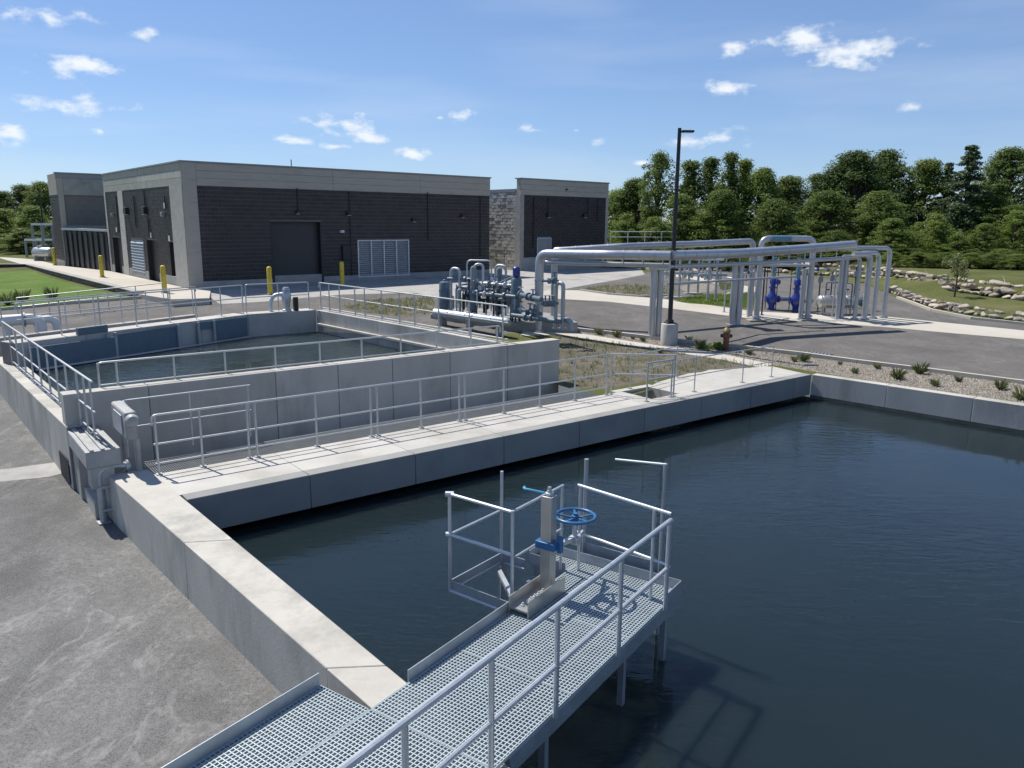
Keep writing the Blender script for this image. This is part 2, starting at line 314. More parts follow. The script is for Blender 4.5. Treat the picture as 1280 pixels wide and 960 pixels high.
# ------------------------------------------------------------------ mesh helpers
class MB:
    def __init__(s): s.v = []; s.f = []
    def quadbox(s, o, x, y, z):
        b = len(s.v); o = Vector(o); x = Vector(x); y = Vector(y); z = Vector(z)
        if x.cross(y).dot(z) < 0: x, y = y, x
        for p in (o, o + x, o + x + y, o + y, o + z, o + x + z, o + x + y + z, o + y + z): s.v.append(tuple(p))
        s.f += [(b, b + 3, b + 2, b + 1), (b + 4, b + 5, b + 6, b + 7), (b, b + 1, b + 5, b + 4), (b + 1, b + 2, b + 6, b + 5), (b + 2, b + 3, b + 7, b + 6), (b + 3, b, b + 4, b + 7)]
        return s
    def box(s, c, dx, dy, dz, ax=Vector((1, 0, 0))):
        ax = Vector(ax).normalized(); ay = Vector((-ax.y, ax.x, 0)); az_ = Vector((0, 0, 1)); c = Vector(c)
        return s.quadbox(c - ax * dx / 2 - ay * dy / 2, ax * dx, ay * dy, az_ * dz)     # c = centre of the base
    def bar(s, p, q, w, h):
        p = Vector(p); q = Vector(q); d = q - p; l = d.normalized()
        sd_ = l.cross(Vector((0, 0, 1)))
        if sd_.length < 1e-4: sd_ = Vector((1, 0, 0))
        sd_.normalize(); up = sd_.cross(l)
        return s.quadbox(p - sd_ * w / 2 - up * h / 2, d, sd_ * w, up * h)
    def tube(s, path, r, n=10, caps=True, closed=False):
        pts = [Vector(p) for p in path]; m = len(pts); b = len(s.v)
        t0 = (pts[1] - pts[0]).normalized(); a = Vector((0, 0, 1)) if abs(t0.z) < .9 else Vector((1, 0, 0))
        nrm = t0.cross(a).normalized(); prev = t0
        for i, p in enumerate(pts):
            if closed: t = (pts[(i + 1) % m] - pts[i - 1]).normalized()
            elif i == 0: t = t0
            elif i == m - 1: t = (pts[-1] - pts[-2]).normalized()
            else: t = ((pts[i + 1] - p).normalized() + (p - pts[i - 1]).normalized()).normalized()
            q = prev.rotation_difference(t); nrm = q @ nrm; prev = t
            nn = (nrm - t * nrm.dot(t)).normalized(); bb = t.cross(nn)
            rr = r[i] if isinstance(r, (list, tuple)) else r
            for k in range(n):
                an = 2 * math.pi * k / n; s.v.append(tuple(p + nn * (math.cos(an) * rr) + bb * (math.sin(an) * rr)))
        for i in range(m if closed else m - 1):
            i2 = (i + 1) % m
            for k in range(n):
                k2 = (k + 1) % n; s.f.append((b + i * n + k, b + i * n + k2, b + i2 * n + k2, b + i2 * n + k))
        if caps and not closed:
            s.f.append(tuple(b + k for k in reversed(range(n)))); s.f.append(tuple(b + (m - 1) * n + k for k in range(n)))
        return s
    def cyl(s, p, q, r, n=14, r2=None): return s.tube([p, q], [r, r if r2 is None else r2], n)
    def lathe(s, c, prof, n=16, axis=Vector((0, 0, 1))):
        c = Vector(c); ax = Vector(axis).normalized(); a = Vector((1, 0, 0)) if abs(ax.x) < .9 else Vector((0, 1, 0))
        e1 = ax.cross(a).normalized(); e2 = ax.cross(e1); b = len(s.v)
        for (r, h) in prof:
            for k in range(n):
                an = 2 * math.pi * k / n; s.v.append(tuple(c + ax * h + e1 * (math.cos(an) * r) + e2 * (math.sin(an) * r)))
        m = len(prof)
        for i in range(m - 1):
            for k in range(n):
                k2 = (k + 1) % n; s.f.append((b + i * n + k, b + i * n + k2, b + (i + 1) * n + k2, b + (i + 1) * n + k))
        s.f.append(tuple(b + k for k in reversed(range(n)))); s.f.append(tuple(b + (m - 1) * n + k for k in range(n)))
        return s
    def prism(s, poly, z0, z1):
        b = len(s.v); n = len(poly)
        ar = sum(poly[i][0] * poly[(i + 1) % n][1] - poly[(i + 1) % n][0] * poly[i][1] for i in range(n))
        if ar < 0: poly = list(reversed(poly))
        for p in poly: s.v.append((p[0], p[1], z0))
        for p in poly: s.v.append((p[0], p[1], z1))
        s.f.append(tuple(b + k for k in reversed(range(n)))); s.f.append(tuple(b + n + k for k in range(n)))
        for k in range(n): k2 = (k + 1) % n; s.f.append((b + k, b + k2, b + n + k2, b + n + k))
        return s
    def quad(s, *p):
        b = len(s.v); s.v += [tuple(x) for x in p]; s.f.append(tuple(range(b, b + len(p)))); return s
    def build(s, name, m, parent=None, bevel=0.0, kind=None, smooth=True, label=None):
        org = Vector((0, 0, 0)); p = parent
        while p is not None: org += p.location; p = p.parent
        me = bpy.data.meshes.new(name); o_ = org
        me.from_pydata([(x - o_.x, y - o_.y, z - o_.z) for x, y, z in s.v], [], s.f)
        bm = bmesh.new(); bm.from_mesh(me); bmesh.ops.recalc_face_normals(bm, faces=bm.faces); bm.to_mesh(me); bm.free()
        if smooth:
            me.polygons.foreach_set('use_smooth', [True] * len(me.polygons)); me.set_sharp_from_angle(angle=R(38))
        me.materials.append(M[m] if isinstance(m, str) else m)
        ob = bpy.data.objects.new(name, me); COL.objects.link(ob)
        if parent is not None: ob.parent = parent
        if bevel:
            md = ob.modifiers.new('bevel', 'BEVEL'); md.width = bevel; md.segments = 2; md.limit_method = 'ANGLE'; md.angle_limit = R(50)
        if kind: ob['kind'] = kind
        if label: ob['label'] = label
        return ob
def thing(name, label, cat, loc, group=None):
    o = bpy.data.objects.new(name, None); COL.objects.link(o); o.location = Vector(loc); o.empty_display_size = .2
    o['label'] = label; o['category'] = cat
    if group: o['group'] = group
    return o
def tag(o, label, cat, group=None):
    o['label'] = label; o['category'] = cat
    if group: o['group'] = group
    return o
def struct(o): o['kind'] = 'structure'; return o
def copy_tree(o, parent=None):
    c = o.copy(); COL.objects.link(c)
    if parent is not None: c.parent = parent
    for ch in list(o.children): copy_tree(ch, c)
    return c
def fillet(path, r, n=5):
    P = [Vector(p) for p in path]; o = [P[0]]
    for i in range(1, len(P) - 1):
        a, b, c = P[i - 1], P[i], P[i + 1]; d1 = (a - b); d2 = (c - b)
        rr = min(r, d1.length * .49, d2.length * .49); p1 = b + d1.normalized() * rr; p2 = b + d2.normalized() * rr
        for k in range(n + 1):
            t = k / n; o.append(p1 * (1 - t) ** 2 + b * 2 * t * (1 - t) + p2 * t * t)
    o.append(P[-1]); return o
def along(path, f):
    P = [Vector(p) for p in path]; L_ = [(P[i + 1] - P[i]).length for i in range(len(P) - 1)]; t = sum(L_) * f
    for i, l in enumerate(L_):
        if t <= l + 1e-6: return P[i].lerp(P[i + 1], t / l)
        t -= l
    return P[-1]
def railing(label, base, posts, h=1.07, mids=(.55,), low=None, toe=None, r=.021, m='rail', group=None, round_ends=True, pr=None, plate=True, cat='railing', name='railing'):
    """base: polyline of feet; posts: list of foot points"""
    t = thing(name, label, cat, base[0], group); up = Vector((0, 0, 1)); P = [Vector(p) for p in base]
    top = [p + up * h for p in P]
    if round_ends == 'L': path = fillet([P[0] + up * (h - .18)] + top, .11)
    elif round_ends:
        e0 = (P[1] - P[0]).normalized(); path = fillet([P[0] + up * (h - .18)] + top + [P[-1] + up * (h - .18)], .11)
    else: path = fillet(top, .1) if len(top) > 2 else top
    MB().tube(path, r, 8).build('top_rail', m, t)
    for z in mids: MB().tube(fillet([p + up * z for p in P], .06) if len(P) > 2 else [p + up * z for p in P], r * .85, 8).build('mid_rail', m, t)
    if low: MB().tube([p + up * low for p in P], r * .75, 8).build('bottom_rail', m, t)
    if toe:
        mb = MB()
        for i in range(len(P) - 1): mb.bar(P[i] + up * (toe / 2 + .012), P[i + 1] + up * (toe / 2 + .012), .01, toe)
        mb.build('toe_board', 'galv_dull', t)
    for p in posts:
        p = Vector(p); o = MB().cyl(p + up * .004, p + up * (h - .005), pr or r * 1.0, 8).build('post', m, t)
        if plate: MB().box(p + up * .003, .1, .1, .012, UT).build('base_plate', 'galv_dull', o)
    return t
Z_ = Vector((0, 0, 1))
def lerp(a, b, n): return [Vector(a).lerp(Vector(b), i / (n - 1)) for i in range(n)]
def pin(x, y, poly):
    c = False; n = len(poly); j = n - 1
    for i in range(n):
        xi, yi = poly[i][0], poly[i][1]; xj, yj = poly[j][0], poly[j][1]
        if (yi > y) != (yj > y) and x < (xj - xi) * (y - yi) / (yj - yi) + xi: c = not c
        j = i
    return c

# ================================================================== GROUND
LO1 = U(130, 590); LO2 = U(465, 885); LI2 = U(505, 850)
LDo = (LO2 - LO1).normalized(); LDi = (LI2 - IC).normalized()
FR = U(1280, 507); FD = (FR - FC).normalized(); FN = Vector((-FD.y, FD.x, 0))      # far wall direction, outward normal
if FN.y < 0: FN = -FN
FEND = FC + FD * 26
LOe = LO1 + LDo * 26; LIe = IC + LDi * 24
# upper tank corners (inner edges)
UBC = Vector((-7.25, 28.55, 0)); UW2 = Vector((-9.25, 27.0, 0)); UD = Vector((-13.1, 20.2, 0)); URN = tk(9.52, 4.2)
ULO1 = U(83, 534, .55); ULO2 = U(0, 455, .55); ULd = (ULO2 - ULO1).normalized()
def offs(p, q, d):
    t = (Vector(q) - Vector(p)).normalized(); n = Vector((-t.y, t.x, 0)); return Vector(p) + n * d, Vector(q) + n * d
mid = lambda a, b: (a + b) * .5
hole1 = [mid(LOe, LIe), mid(LO1, IC - LDi * 2.2), tk(-.3, 2.2), tk(-.3, 4.0), tk(11.0, 4.0), tk(11.0, 1.5), tk(12.8, 1.5), tk(13.4, 1.7), tk(16.1, 2.3), tk(17.9, 1.4), FC + FN * .15, FEND + FN * .15, mid(FEND, LIe) + Vector((3, -3, 0))]
hole2 = [tk(-.7, 4.02), tk(9.65, 4.02), UBC + Vector((.2, .1, 0)), UBC + Vector((.02, .25, 0)), UW2 + Vector((-.2, .15, 0)), UD + Vector((-.25, .1, 0))]
P2 = lambda L_: [(p[0], p[1]) for p in L_]
hole1 = P2(hole1); hole2 = P2(hole2)
PX = lambda L_: P2([UG(*p) for p in L_])
regions = [   # later wins
 ('road', 'asphalt', PX([(-250, 412), (0, 389), (60, 383), (185, 373), (232, 379), (262, 374), (330, 371), (470, 362), (620, 351), (700, 347), (760, 344), (800, 341), (860, 337), (930, 338), (1010, 345), (1085, 357), (1122, 373), (1165, 389), (1215, 399), (1290, 407), (1500, 425), (1760, 470), (1900, 620), (1500, 510), (1280, 480), (1150, 463), (1000, 444), (905, 433), (830, 425), (760, 417), (700, 411), (660, 414), (600, 422), (500, 440), (300, 440), (0, 480), (-250, 520)])),
 ('yard', 'asphalt_old', [(-70, -45), (40, -45), (34, -8), (10.5, -5.5), (-7.0, 13.4), (-7.6, 13.9), (-13.3, 20.3), (-18, 25), (-70, 18)]),
 ('apron', 'conc_old', PX([(245, 362), (330, 352), (470, 344), (620, 336), (760, 331), (800, 334), (806, 343), (770, 350), (690, 364), (640, 370), (545, 373), (520, 366), (430, 368), (330, 377), (275, 380)])),
 ('pavement', 'slab', PX([(640, 370), (690, 362), (725, 363), (780, 369), (850, 376), (940, 389), (1000, 392), (1112, 396), (1280, 413), (1500, 433), (1500, 446), (1280, 424), (1110, 409), (1000, 401), (930, 397), (850, 387), (760, 377), (690, 373)])),
 ('path', 'slab', PX([(838, 376), (905, 367), (945, 358), (945, 364), (915, 371), (850, 378)])),
 ('path', 'slab', PX([(845, 343), (880, 347), (950, 361), (950, 366), (870, 350), (845, 346)])),
 ('dirt_island', 'dirt', PX([(725, 363), (750, 357), (790, 356), (838, 358), (848, 364), (840, 370), (800, 371), (760, 368)])),
 ('grass_island', 'lawn', PX([(842, 376), (870, 371), (935, 367), (948, 373), (948, 387), (900, 382), (860, 379)])),
 ('gravel_island', 'gravel', PX([(846, 358), (875, 354), (898, 356), (890, 364), (860, 366)])),
 ('dirt_island', 'dirt', PX([(898, 353), (925, 356), (930, 360), (902, 363)])),
 ('planting_bed', 'gravel', PX([(700, 412), (760, 418), (830, 426), (905, 434), (1000, 445), (1150, 464), (1280, 481), (1500, 511), (1900, 622), (1750, 640), (1500, 541), (1280, 506), (1014, 464), (960, 455), (890, 440), (830, 434), (710, 414)])),
 ('weedy_plot', 'dirt', PX([(696, 418), (770, 429), (835, 439), (905, 449), (965, 458), (880, 463), (840, 470), (770, 484), (720, 486), (690, 486)])),
 ('path', 'slab', PX([(655, 413), (700, 412.5), (830, 433), (890, 440), (965, 455), (955, 460), (900, 449), (830, 438), (700, 418), (650, 420)])),
 ('lawn', 'lawn', PX([(-260, 352), (0, 340), (38, 338), (125, 364), (186, 371.5), (60, 382), (0, 387.5), (-260, 409)])),
 ('verge', 'dirt', PX([(425, 383), (470, 374), (540, 372), (545, 380), (540, 392), (500, 396), (450, 390)])),
 ('path', 'conc_old', PX([(0, 587), (68, 578), (84, 590), (60, 596), (0, 602), (-60, 605), (-60, 590)])),
]
def build_ground():
    pts = []; edges = []
    def addpoly(pl, step=2.0):
        ids = []
        n = len(pl)
        for i in range(n):
            a = Vector(pl[i]); b = Vector(pl[(i + 1) % n]); k = max(1, int((b - a).length / step))
            for j in range(k):
                p = a.lerp(b, j / k); ids.append(len(pts)); pts.append(Vector((p.x, p.y)))
        for i in range(len(ids)): edges.append((ids[i], ids[(i + 1) % len(ids)]))
    addpoly(hole1); addpoly(hole2)
    for _, _, pl in regions: addpoly(pl)
    rg = random.Random(1)
    y = -44.
    while y < 112:
        st = 1.6 if -10 < y < 70 else 4
        x = -90.
        while x < 90:
            sx = st if -45 < x < 45 else 4
            pts.append(Vector((x + rg.uniform(-.2, .2), y + rg.uniform(-.2, .2)))); x += sx
        y += st
    for rr in (130, 180, 260, 400, 700, 1400, 2600):
        for k in range(36): pts.append(Vector((math.cos(k * math.pi / 18) * rr, 30 + math.sin(k * math.pi / 18) * rr)))
    vs, es, fs, *_ = delaunay_2d_cdt(pts, edges, [], 0, 1e-4)
    groups = {}
    boxes = [(min(p[0] for p in r[2]), max(p[0] for p in r[2]), min(p[1] for p in r[2]), max(p[1] for p in r[2])) for r in regions]
    for f in fs:
        cx = sum(vs[i].x for i in f) / 3; cy = sum(vs[i].y for i in f) / 3
        if pin(cx, cy, hole1) or pin(cx, cy, hole2): continue
        g = -1
        for i in range(len(regions) - 1, -1, -1):
            b = boxes[i]
            if b[0] <= cx <= b[1] and b[2] <= cy <= b[3] and pin(cx, cy, regions[i][2]): g = i; break
        groups.setdefault(g, []).append(tuple(f))
    zc = {}
    def zz(i):
        if i not in zc: zc[i] = zg(vs[i].x, vs[i].y)
        return zc[i]
    for g, fl in groups.items():
        ix = {}; V_ = []; F_ = []
        for f in fl:
            t = []
            for i in f:
                if i not in ix: ix[i] = len(V_); V_.append((vs[i].x, vs[i].y, zz(i)))
                t.append(ix[i])
            F_.append(t)
        nm, mt = ('ground', 'grass_ground') if g < 0 else regions[g][:2]
        me = bpy.data.meshes.new(nm); me.from_pydata(V_, [], F_)
        bm = bmesh.new(); bm.from_mesh(me)
        for q in bm.faces:
            if q.normal.z < 0: q.normal_flip()
        bm.to_mesh(me); bm.free()
        me.polygons.foreach_set('use_smooth', [True] * len(me.polygons))
        me.materials.append(M[mt]); o = bpy.data.objects.new(nm, me); COL.objects.link(o); struct(o)
build_ground()
def kerb(name, pxs, w=.15, h=.12, m='slab'):
    pts = [UG(*p) for p in pxs]; dense = []
    for a, b in zip(pts[:-1], pts[1:]):
        k = max(1, int((b - a).length / 1.5))
        dense += [a.lerp(b, j / k) for j in range(k)]
    dense.append(pts[-1]); mb = MB()
    for a, b in zip(dense[:-1], dense[1:]):
        a = Vector((a.x, a.y, zg(a.x, a.y))); b = Vector((b.x, b.y, zg(b.x, b.y)))
        t = (b - a); l = t.length; t.normalize(); n = Vector((-t.y, t.x, 0)).normalized()
        mb.quadbox(a - n * w / 2 + t * .006 - Vector((0, 0, .12)), t * (l - .012), n * w, Vector((0, 0, .12 + h)))
    return struct(mb.build(name, m))
kerb('kerb', [(895, 432), (1000, 444), (1150, 463.5), (1280, 480.5), (1500, 510), (1700, 565)])
kerb('kerb', [(700, 411.5), (760, 417.5), (830, 425.5), (868, 430)])
kerb('kerb', [(-200, 404), (0, 388), (60, 382.5), (186, 372.5)])
kerb('kerb', [(1122, 373), (1165, 389), (1215, 399), (1290, 407), (1500, 425)], h=.1)
kerb('kerb', [(725, 363), (760, 368), (800, 371), (840, 370)], h=.08, w=.12)

# ================================================================== BASIN (near tank)
def wallrun(parent, o0, o1, i0, i1, n, z0, z1, m='conc_wall', gap=.012, rec=.012, bevel=.012, name='wall_panel'):
    o0, o1, i0, i1 = [Vector((*Vector(p)[:2], 0)) for p in (o0, o1, i0, i1)]
    cuts = n if isinstance(n, list) else [k / n for k in range(n + 1)]
    L_ = (o1 - o0).length; g = gap / 2 / L_
    nn = (i0 - o0).normalized() * rec
    MB().prism(P2([o0 + nn, o1 + nn, i1 - nn, i0 - nn]), z0 - .02, z1 - .02).build('wall_core', 'mortar', parent)
    for a, b in zip(cuts[:-1], cuts[1:]):
        a2, b2 = a + g, b - g
        MB().prism(P2([o0.lerp(o1, a2), o0.lerp(o1, b2), i0.lerp(i1, b2), i0.lerp(i1, a2)]), z0, z1).build(name, m, parent, bevel=bevel)
def fan(mb, pts, z):
    P = [Vector((p.x, p.y)) for p in pts]; n = len(P); E_ = [(i, (i + 1) % n) for i in range(n)]
    vs, es, fs, *_ = delaunay_2d_cdt(P, E_, [tuple(range(n))], 1, 1e-5)
    b = len(mb.v); mb.v += [(v_.x, v_.y, z) for v_ in vs]; mb.f += [tuple(b + i for i in f) for f in fs]
basin = thing('open_basin', 'large open concrete basin of dark water filling the right foreground', 'basin', (IC.x, IC.y, -1.6))
wallrun(basin, LO1, LOe, IC - LDi * 2.0, LIe, [0, .155, .312, .5, .75, 1], -1.6, 0.0)
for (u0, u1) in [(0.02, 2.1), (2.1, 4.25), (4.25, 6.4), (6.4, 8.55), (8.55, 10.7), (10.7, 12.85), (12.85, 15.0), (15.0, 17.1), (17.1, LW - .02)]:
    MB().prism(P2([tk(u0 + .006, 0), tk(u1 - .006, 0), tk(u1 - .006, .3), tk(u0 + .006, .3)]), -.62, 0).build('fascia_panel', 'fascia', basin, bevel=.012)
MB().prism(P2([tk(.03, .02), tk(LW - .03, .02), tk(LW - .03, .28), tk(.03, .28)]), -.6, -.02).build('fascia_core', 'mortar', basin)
MB().prism(P2([tk(.0, .75), tk(LW + .3, .75), tk(LW + .3, .95), tk(.0, .95)]), -1.6, -.26).build('back_wall', 'conc_wall', basin)
for (u0, u1) in [(.02, 2.1), (2.1, 4.25), (4.25, 6.4), (6.4, 8.55), (8.55, 11.6)]:
    MB().prism(P2([tk(u0 + .004 - (.08 if u0 < .1 else 0), .304), tk(u1 - .004, .304), tk(u1 - .004, 1.66), tk(u0 + .004 - (.11 if u0 < .1 else 0), 1.66)]), -.25, -.004).build('deck_slab', 'concrete', basin, bevel=.008)
MB().prism(P2([tk(11.604, .304), tk(12.65, .304), tk(12.65, .6), tk(11.604, .6)]), -.25, -.004).build('deck_slab', 'concrete', basin, bevel=.008)
MB().prism(P2([tk(12.654, .304), tk(LW - .02, .304), tk(18.2, 1.56), tk(16.1, 2.5), tk(13.35, 1.95), tk(12.654, 1.66)]), -.25, -.004).build('deck_slab', 'concrete', basin, bevel=.008)
hm = MB()
for (p, q) in [(tk(11.5, 1.72), tk(12.75, 1.72)), (tk(12.7, .55), tk(12.7, 1.7)), (tk(11.55, .55), tk(11.55, 1.7))]: hm.bar(p + Vector((0, 0, -.5)), q + Vector((0, 0, -.5)), .09, .9)
hm.build('hatch_wall', 'conc_wall', basin)
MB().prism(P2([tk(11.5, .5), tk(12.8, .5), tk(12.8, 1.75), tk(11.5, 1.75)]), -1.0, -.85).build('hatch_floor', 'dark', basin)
MB().prism(P2([tk(11.42, 1.664), tk(12.9, 1.664), tk(12.9, 1.9), tk(11.42, 1.9)]), -.25, -.003).build('hatch_curb', 'concrete', basin, bevel=.008)
wallrun(basin, FC + FN * .3, FEND + FN * .3, FC, FEND, 12, -1.6, 0.0)
MB().prism(P2([FEND + FN * .3, FEND + FD * .3 + FN * .3, LIe + Vector((.3, -.3, 0)), LIe, FEND]), -1.6, 0.0).build('wall_panel', 'conc_wall', basin, bevel=.012)
w = MB(); wp = [IC - LDi * .8 - Vector((.1, .1, 0)), tk(LW + .1, .8), FC + FN * .1, FEND + FN * .1, LIe - Vector((.1, .1, 0))]
w.prism(P2(wp), -1.55, -.72); struct(w.build('water', 'water', smooth=False))
M['damp'] = mat('damp algae stained concrete', (.10, .105, .095), .5, var=.25, scale=3, stain=(.06, .07, .06), stain_scale=4)
MB().bar(FC - FN * .004 + Z_ * -.70, FEND - FN * .004 + Z_ * -.70, .01, .16).build('tide_band', 'damp', basin)
MB().bar(IC + LDi * .02 + Vector((LDi.y, -LDi.x, 0)) * -.004 + Z_ * -.70, LIe + Vector((LDi.y, -LDi.x, 0)) * -.004 + Z_ * -.70, .01, .16).build('tide_band', 'damp', basin)
# grating strip behind the deck and the shaded gap
strip = thing('drain_grating', 'long grey grating strip behind the concrete walkway deck beside upper tank', 'grating', tk(0, 1.7, -.3))
mb = MB(); u = .0
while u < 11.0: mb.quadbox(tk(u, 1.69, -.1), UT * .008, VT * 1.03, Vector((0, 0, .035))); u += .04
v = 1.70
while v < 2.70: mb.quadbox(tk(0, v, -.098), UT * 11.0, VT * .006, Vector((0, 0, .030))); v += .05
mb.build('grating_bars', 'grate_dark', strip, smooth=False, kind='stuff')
for vv in (1.67, 2.71): MB().quadbox(tk(0, vv, -.16), UT * 11.0, VT * .015, Vector((0, 0, .1))).build('edge_angle', 'galv_dull', strip)
for uu in (.2, 3.7, 7.3, 10.8): MB().quadbox(tk(uu, 1.7, -.5), UT * .08, VT * 1.0, Vector((0, 0, .395))).build('bearer', 'galv_dull', strip)
MB().prism(P2([tk(-.3, 1.62), tk(11.0, 1.62), tk(11.0, 3.9), tk(-.3, 3.9)]), -.75, -.5).build('channel_floor', 'conc_old', basin)

# ================================================================== UPPER TANK
ut = thing('upper_tank', 'raised concrete settling tank with railings behind the walkway', 'tank', tk(0, 3.9, -.8))
wallrun(ut, tk(-1.04, 3.85), tk(11.3, 3.85), tk(-1.04, 4.2), tk(11.3, 4.2), [0, .12, .33, .45, .565, .7, .85, 1], -.7, 1.15, rec=.014, gap=.016)
MB().prism(P2([tk(-1.05, 3.845), tk(-.75, 3.845), tk(-.75, 4.22), tk(-1.05, 4.22)]), -.85, 1.155).build('corner_pier', 'conc_wall', ut, bevel=.012)
uo = UBC + Vector((.3, .22, 0)); ro = tk(9.87, 4.2)
wallrun(ut, ro, uo, URN, UBC, 5, -.5, 1.15, m='conc_wall')
MB().prism(P2([URN + VT * .5 - UT * .0, UBC - VT * .3, UBC - VT * .3 - UT * .12, URN + VT * .5 - UT * .12]), .62, .70).build('weir_ledge', 'concrete', ut, bevel=.01)
BWP = [UBC, UW2, UD]
for a, b, k in ((UBC, UW2, 1), (UW2, UD, 4)):
    n = Vector((-(b - a).y, (b - a).x, 0)).normalized();  n = n if n.dot(Vector((-1, 1, 0))) > 0 else -n
    wallrun(ut, a + n * .7, b + n * .7, a, b, k, -.5, 1.15, m='concrete')
ulo_e = ULO1 + ULd * 9.6
nl = Vector((-ULd.y, ULd.x, 0)); nl = nl if nl.dot(Vector((1, 1, 0))) > 0 else -nl
wallrun(ut, ULO1, ulo_e, ULO1 + nl * .5, ulo_e + nl * .5, 3, -1.2, .55)
op = UG(72, 578); 
w = MB(); wp = [tk(-.9, 4.1), tk(9.7, 4.1), UBC + Vector((.1, .05, 0)), UW2 + Vector((-.05, .05, 0)), UD + Vector((-.1, 0, 0)), ULO1 + nl * .4]
fan(w, wp, .35); struct(w.build('water', 'water_up', smooth=False))
MB().prism(P2([tk(-.9, 4.1), tk(9.7, 4.1), UBC, UW2, UD, ULO1 + nl * .4]), -1.3, -1.1).build('tank_floor', 'conc_wall', ut)
# dark low opening at the foot of the left wall
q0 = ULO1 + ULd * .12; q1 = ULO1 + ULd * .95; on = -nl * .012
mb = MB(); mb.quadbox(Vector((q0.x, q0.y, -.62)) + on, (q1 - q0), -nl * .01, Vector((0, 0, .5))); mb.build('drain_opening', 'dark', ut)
# launder (galvanised trough) hung on the back wall
la = thing('launder_trough', 'blue grey galvanised launder trough along the back of the upper tank', 'trough', UW2 + Vector((0, 0, .3)))
d = (UD - UW2).normalized(); nn = Vector((d.y, -d.x, 0)); nn = nn if nn.dot(Vector((1, -1, 0))) > 0 else -nn
LL = (UD - UW2).length
for (a, b, z0, z1, o_) in [(.1, 1.5, .42, 1.08, .02), (1.5, 2.1, .85, 1.08, .02), (2.1, 2.15, .3, 1.1, .02), (2.9, 5.0, .40, 1.06, .02), (5.1, LL - .3, .36, 1.0, .10)]:
    p = UW2 + d * a + nn * o_; MB().quadbox(Vector((p.x, p.y, z0)), d * (b - a - .02), nn * .05, Vector((0, 0, z1 - z0))).build('trough_panel', 'steelblue', la, bevel=.006)
for a in (1.5, 2.12, 2.88, 5.02, 5.25):
    p = UW2 + d * a + nn * .08; MB().quadbox(Vector((p.x, p.y, .34)), d * .08, nn * .06, Vector((0, 0, .78))).build('stiffener', 'galv_dull', la)
p = UW2 + d * .05 + nn * .16; MB().quadbox(Vector((p.x, p.y, .37)), d * (LL - .4), nn * .02, Vector((0, 0, .05))).build('weir_edge', 'galv', la)
p = UW2 + d * 5.2 - nn * .1
MB().quadbox(Vector((p.x, p.y, 1.155)), d * .9, nn * .12, Vector((0, 0, .2))).build('gate_box', 'steelblue', la, bevel=.01)
# second wall behind with dirty top
d2a, d2b = UW2 + Vector((-2.6, 1.6, 0)), UD + Vector((-2.6, 1.4, 0))
rear = thing('rear_channel_wall', 'low concrete channel wall behind the upper tank railing', 'wall', (d2a.x, d2a.y, 0))
n = Vector((-(d2b - d2a).y, (d2b - d2a).x, 0)).normalized()
wallrun(rear, d2a, d2b, d2a + n * .3, d2b + n * .3, 4, -.4, .95, m='conc_old')

# ================================================================== RAILINGS ON THE TANKS
rv = 1.6
def tkp(us, v, z=0.0): return [tk(u_, v, z) for u_ in us]
railing('long continuous railing along the concrete walkway deck with doubled posts', [tk(-.05, rv), tk(11.0, rv)], tkp([0, .75, 1.6, 1.75, 2.95, 4.15, 4.3, 5.35, 6.35, 6.5, 7.6, 8.7, 9.85, 10.95], rv), low=.2, round_ends='L')
railing('slanting rail guarding the square hatch in the walkway', [tk(11.08, rv), tk(12.3, .45)], [tk(11.12, rv), tk(12.28, .47)], round_ends=False, mids=(.55,))
railing('low gate rail in front of the square hatch', [tk(11.2, .45), tk(12.22, .45)], [tk(11.24, .45), tk(12.16, .45)], h=.98, round_ends=False)
railing('slender railing at the right end of the walkway near the slab', [tk(12.45, .5), tk(LW - 1.3, .5)], tkp([13.15, 15.25, 16.65], .5), h=.92, round_ends=False, r=.016, mids=(.45,))
railing('thin rear railing behind the hatch and slab edge', [tk(12.0, 1.8), tk(14.4, 2.15)], [tk(12.05, 1.8), tk(13.3, 1.98), tk(14.35, 2.14)], h=.9, round_ends=False, r=.014, mids=(.45,))
railing('cross railing at the left end of the walkway by the control box', [tk(-.25, 2.05, .0), tk(-.2, 3.08, .0), tk(2.2, 3.10, .0)], [tk(-.25, 2.08), tk(-.2, 3.0), tk(1.0, 3.1), tk(2.15, 3.1)], round_ends=False, plate=False)
# left tank wall rail
lb = [ULO1 + nl * .25 - ULd * 1.3 + Vector((0, 0, 0)), ULO1 + nl * .25 + ULd * 9.0]
lb = [Vector((p.x, p.y, .55)) for p in lb]
railing('railing along the left wall of the upper tank descending to the trough', lb, [lb[0].lerp(lb[1], f) for f in (.02, .07, .125, .22, .31, .40, .5, .6, .7, .8, .9, .99)], h=1.05, round_ends=False, mids=(.5,), low=.1, plate=False)
rb = tkp([-.35, 9.5], 4.27, .6)
railing('single rail behind the upper tank near wall with rounded end', rb, tkp([-.35, -.02, 1.06, 2.1, 3.21, 4.27, 5.34, 6.41, 7.46, 8.53, 9.4], 4.27, .6), h=1.03, mids=(), low=.58, plate=False)
ra, rbb = URN + Vector((.15, .1, 1.15)), UBC + Vector((.12, .08, 1.15))
railing('railing on the right wall of the upper tank beside the blue skid', [ra, rbb], [ra.lerp(rbb, f) for f in (.02, .16, .3, .42, .5, .6, .7, .76, .86, .93, .99)], h=1.0, low=.1, plate=False)
c0 = Vector((UBC.x - .3, UBC.y + .2, 1.15)); c1 = Vector((UW2.x - .15, UW2.y + .35, 1.15)); c2 = Vector((UD.x - .2, UD.y + .5, 1.15))
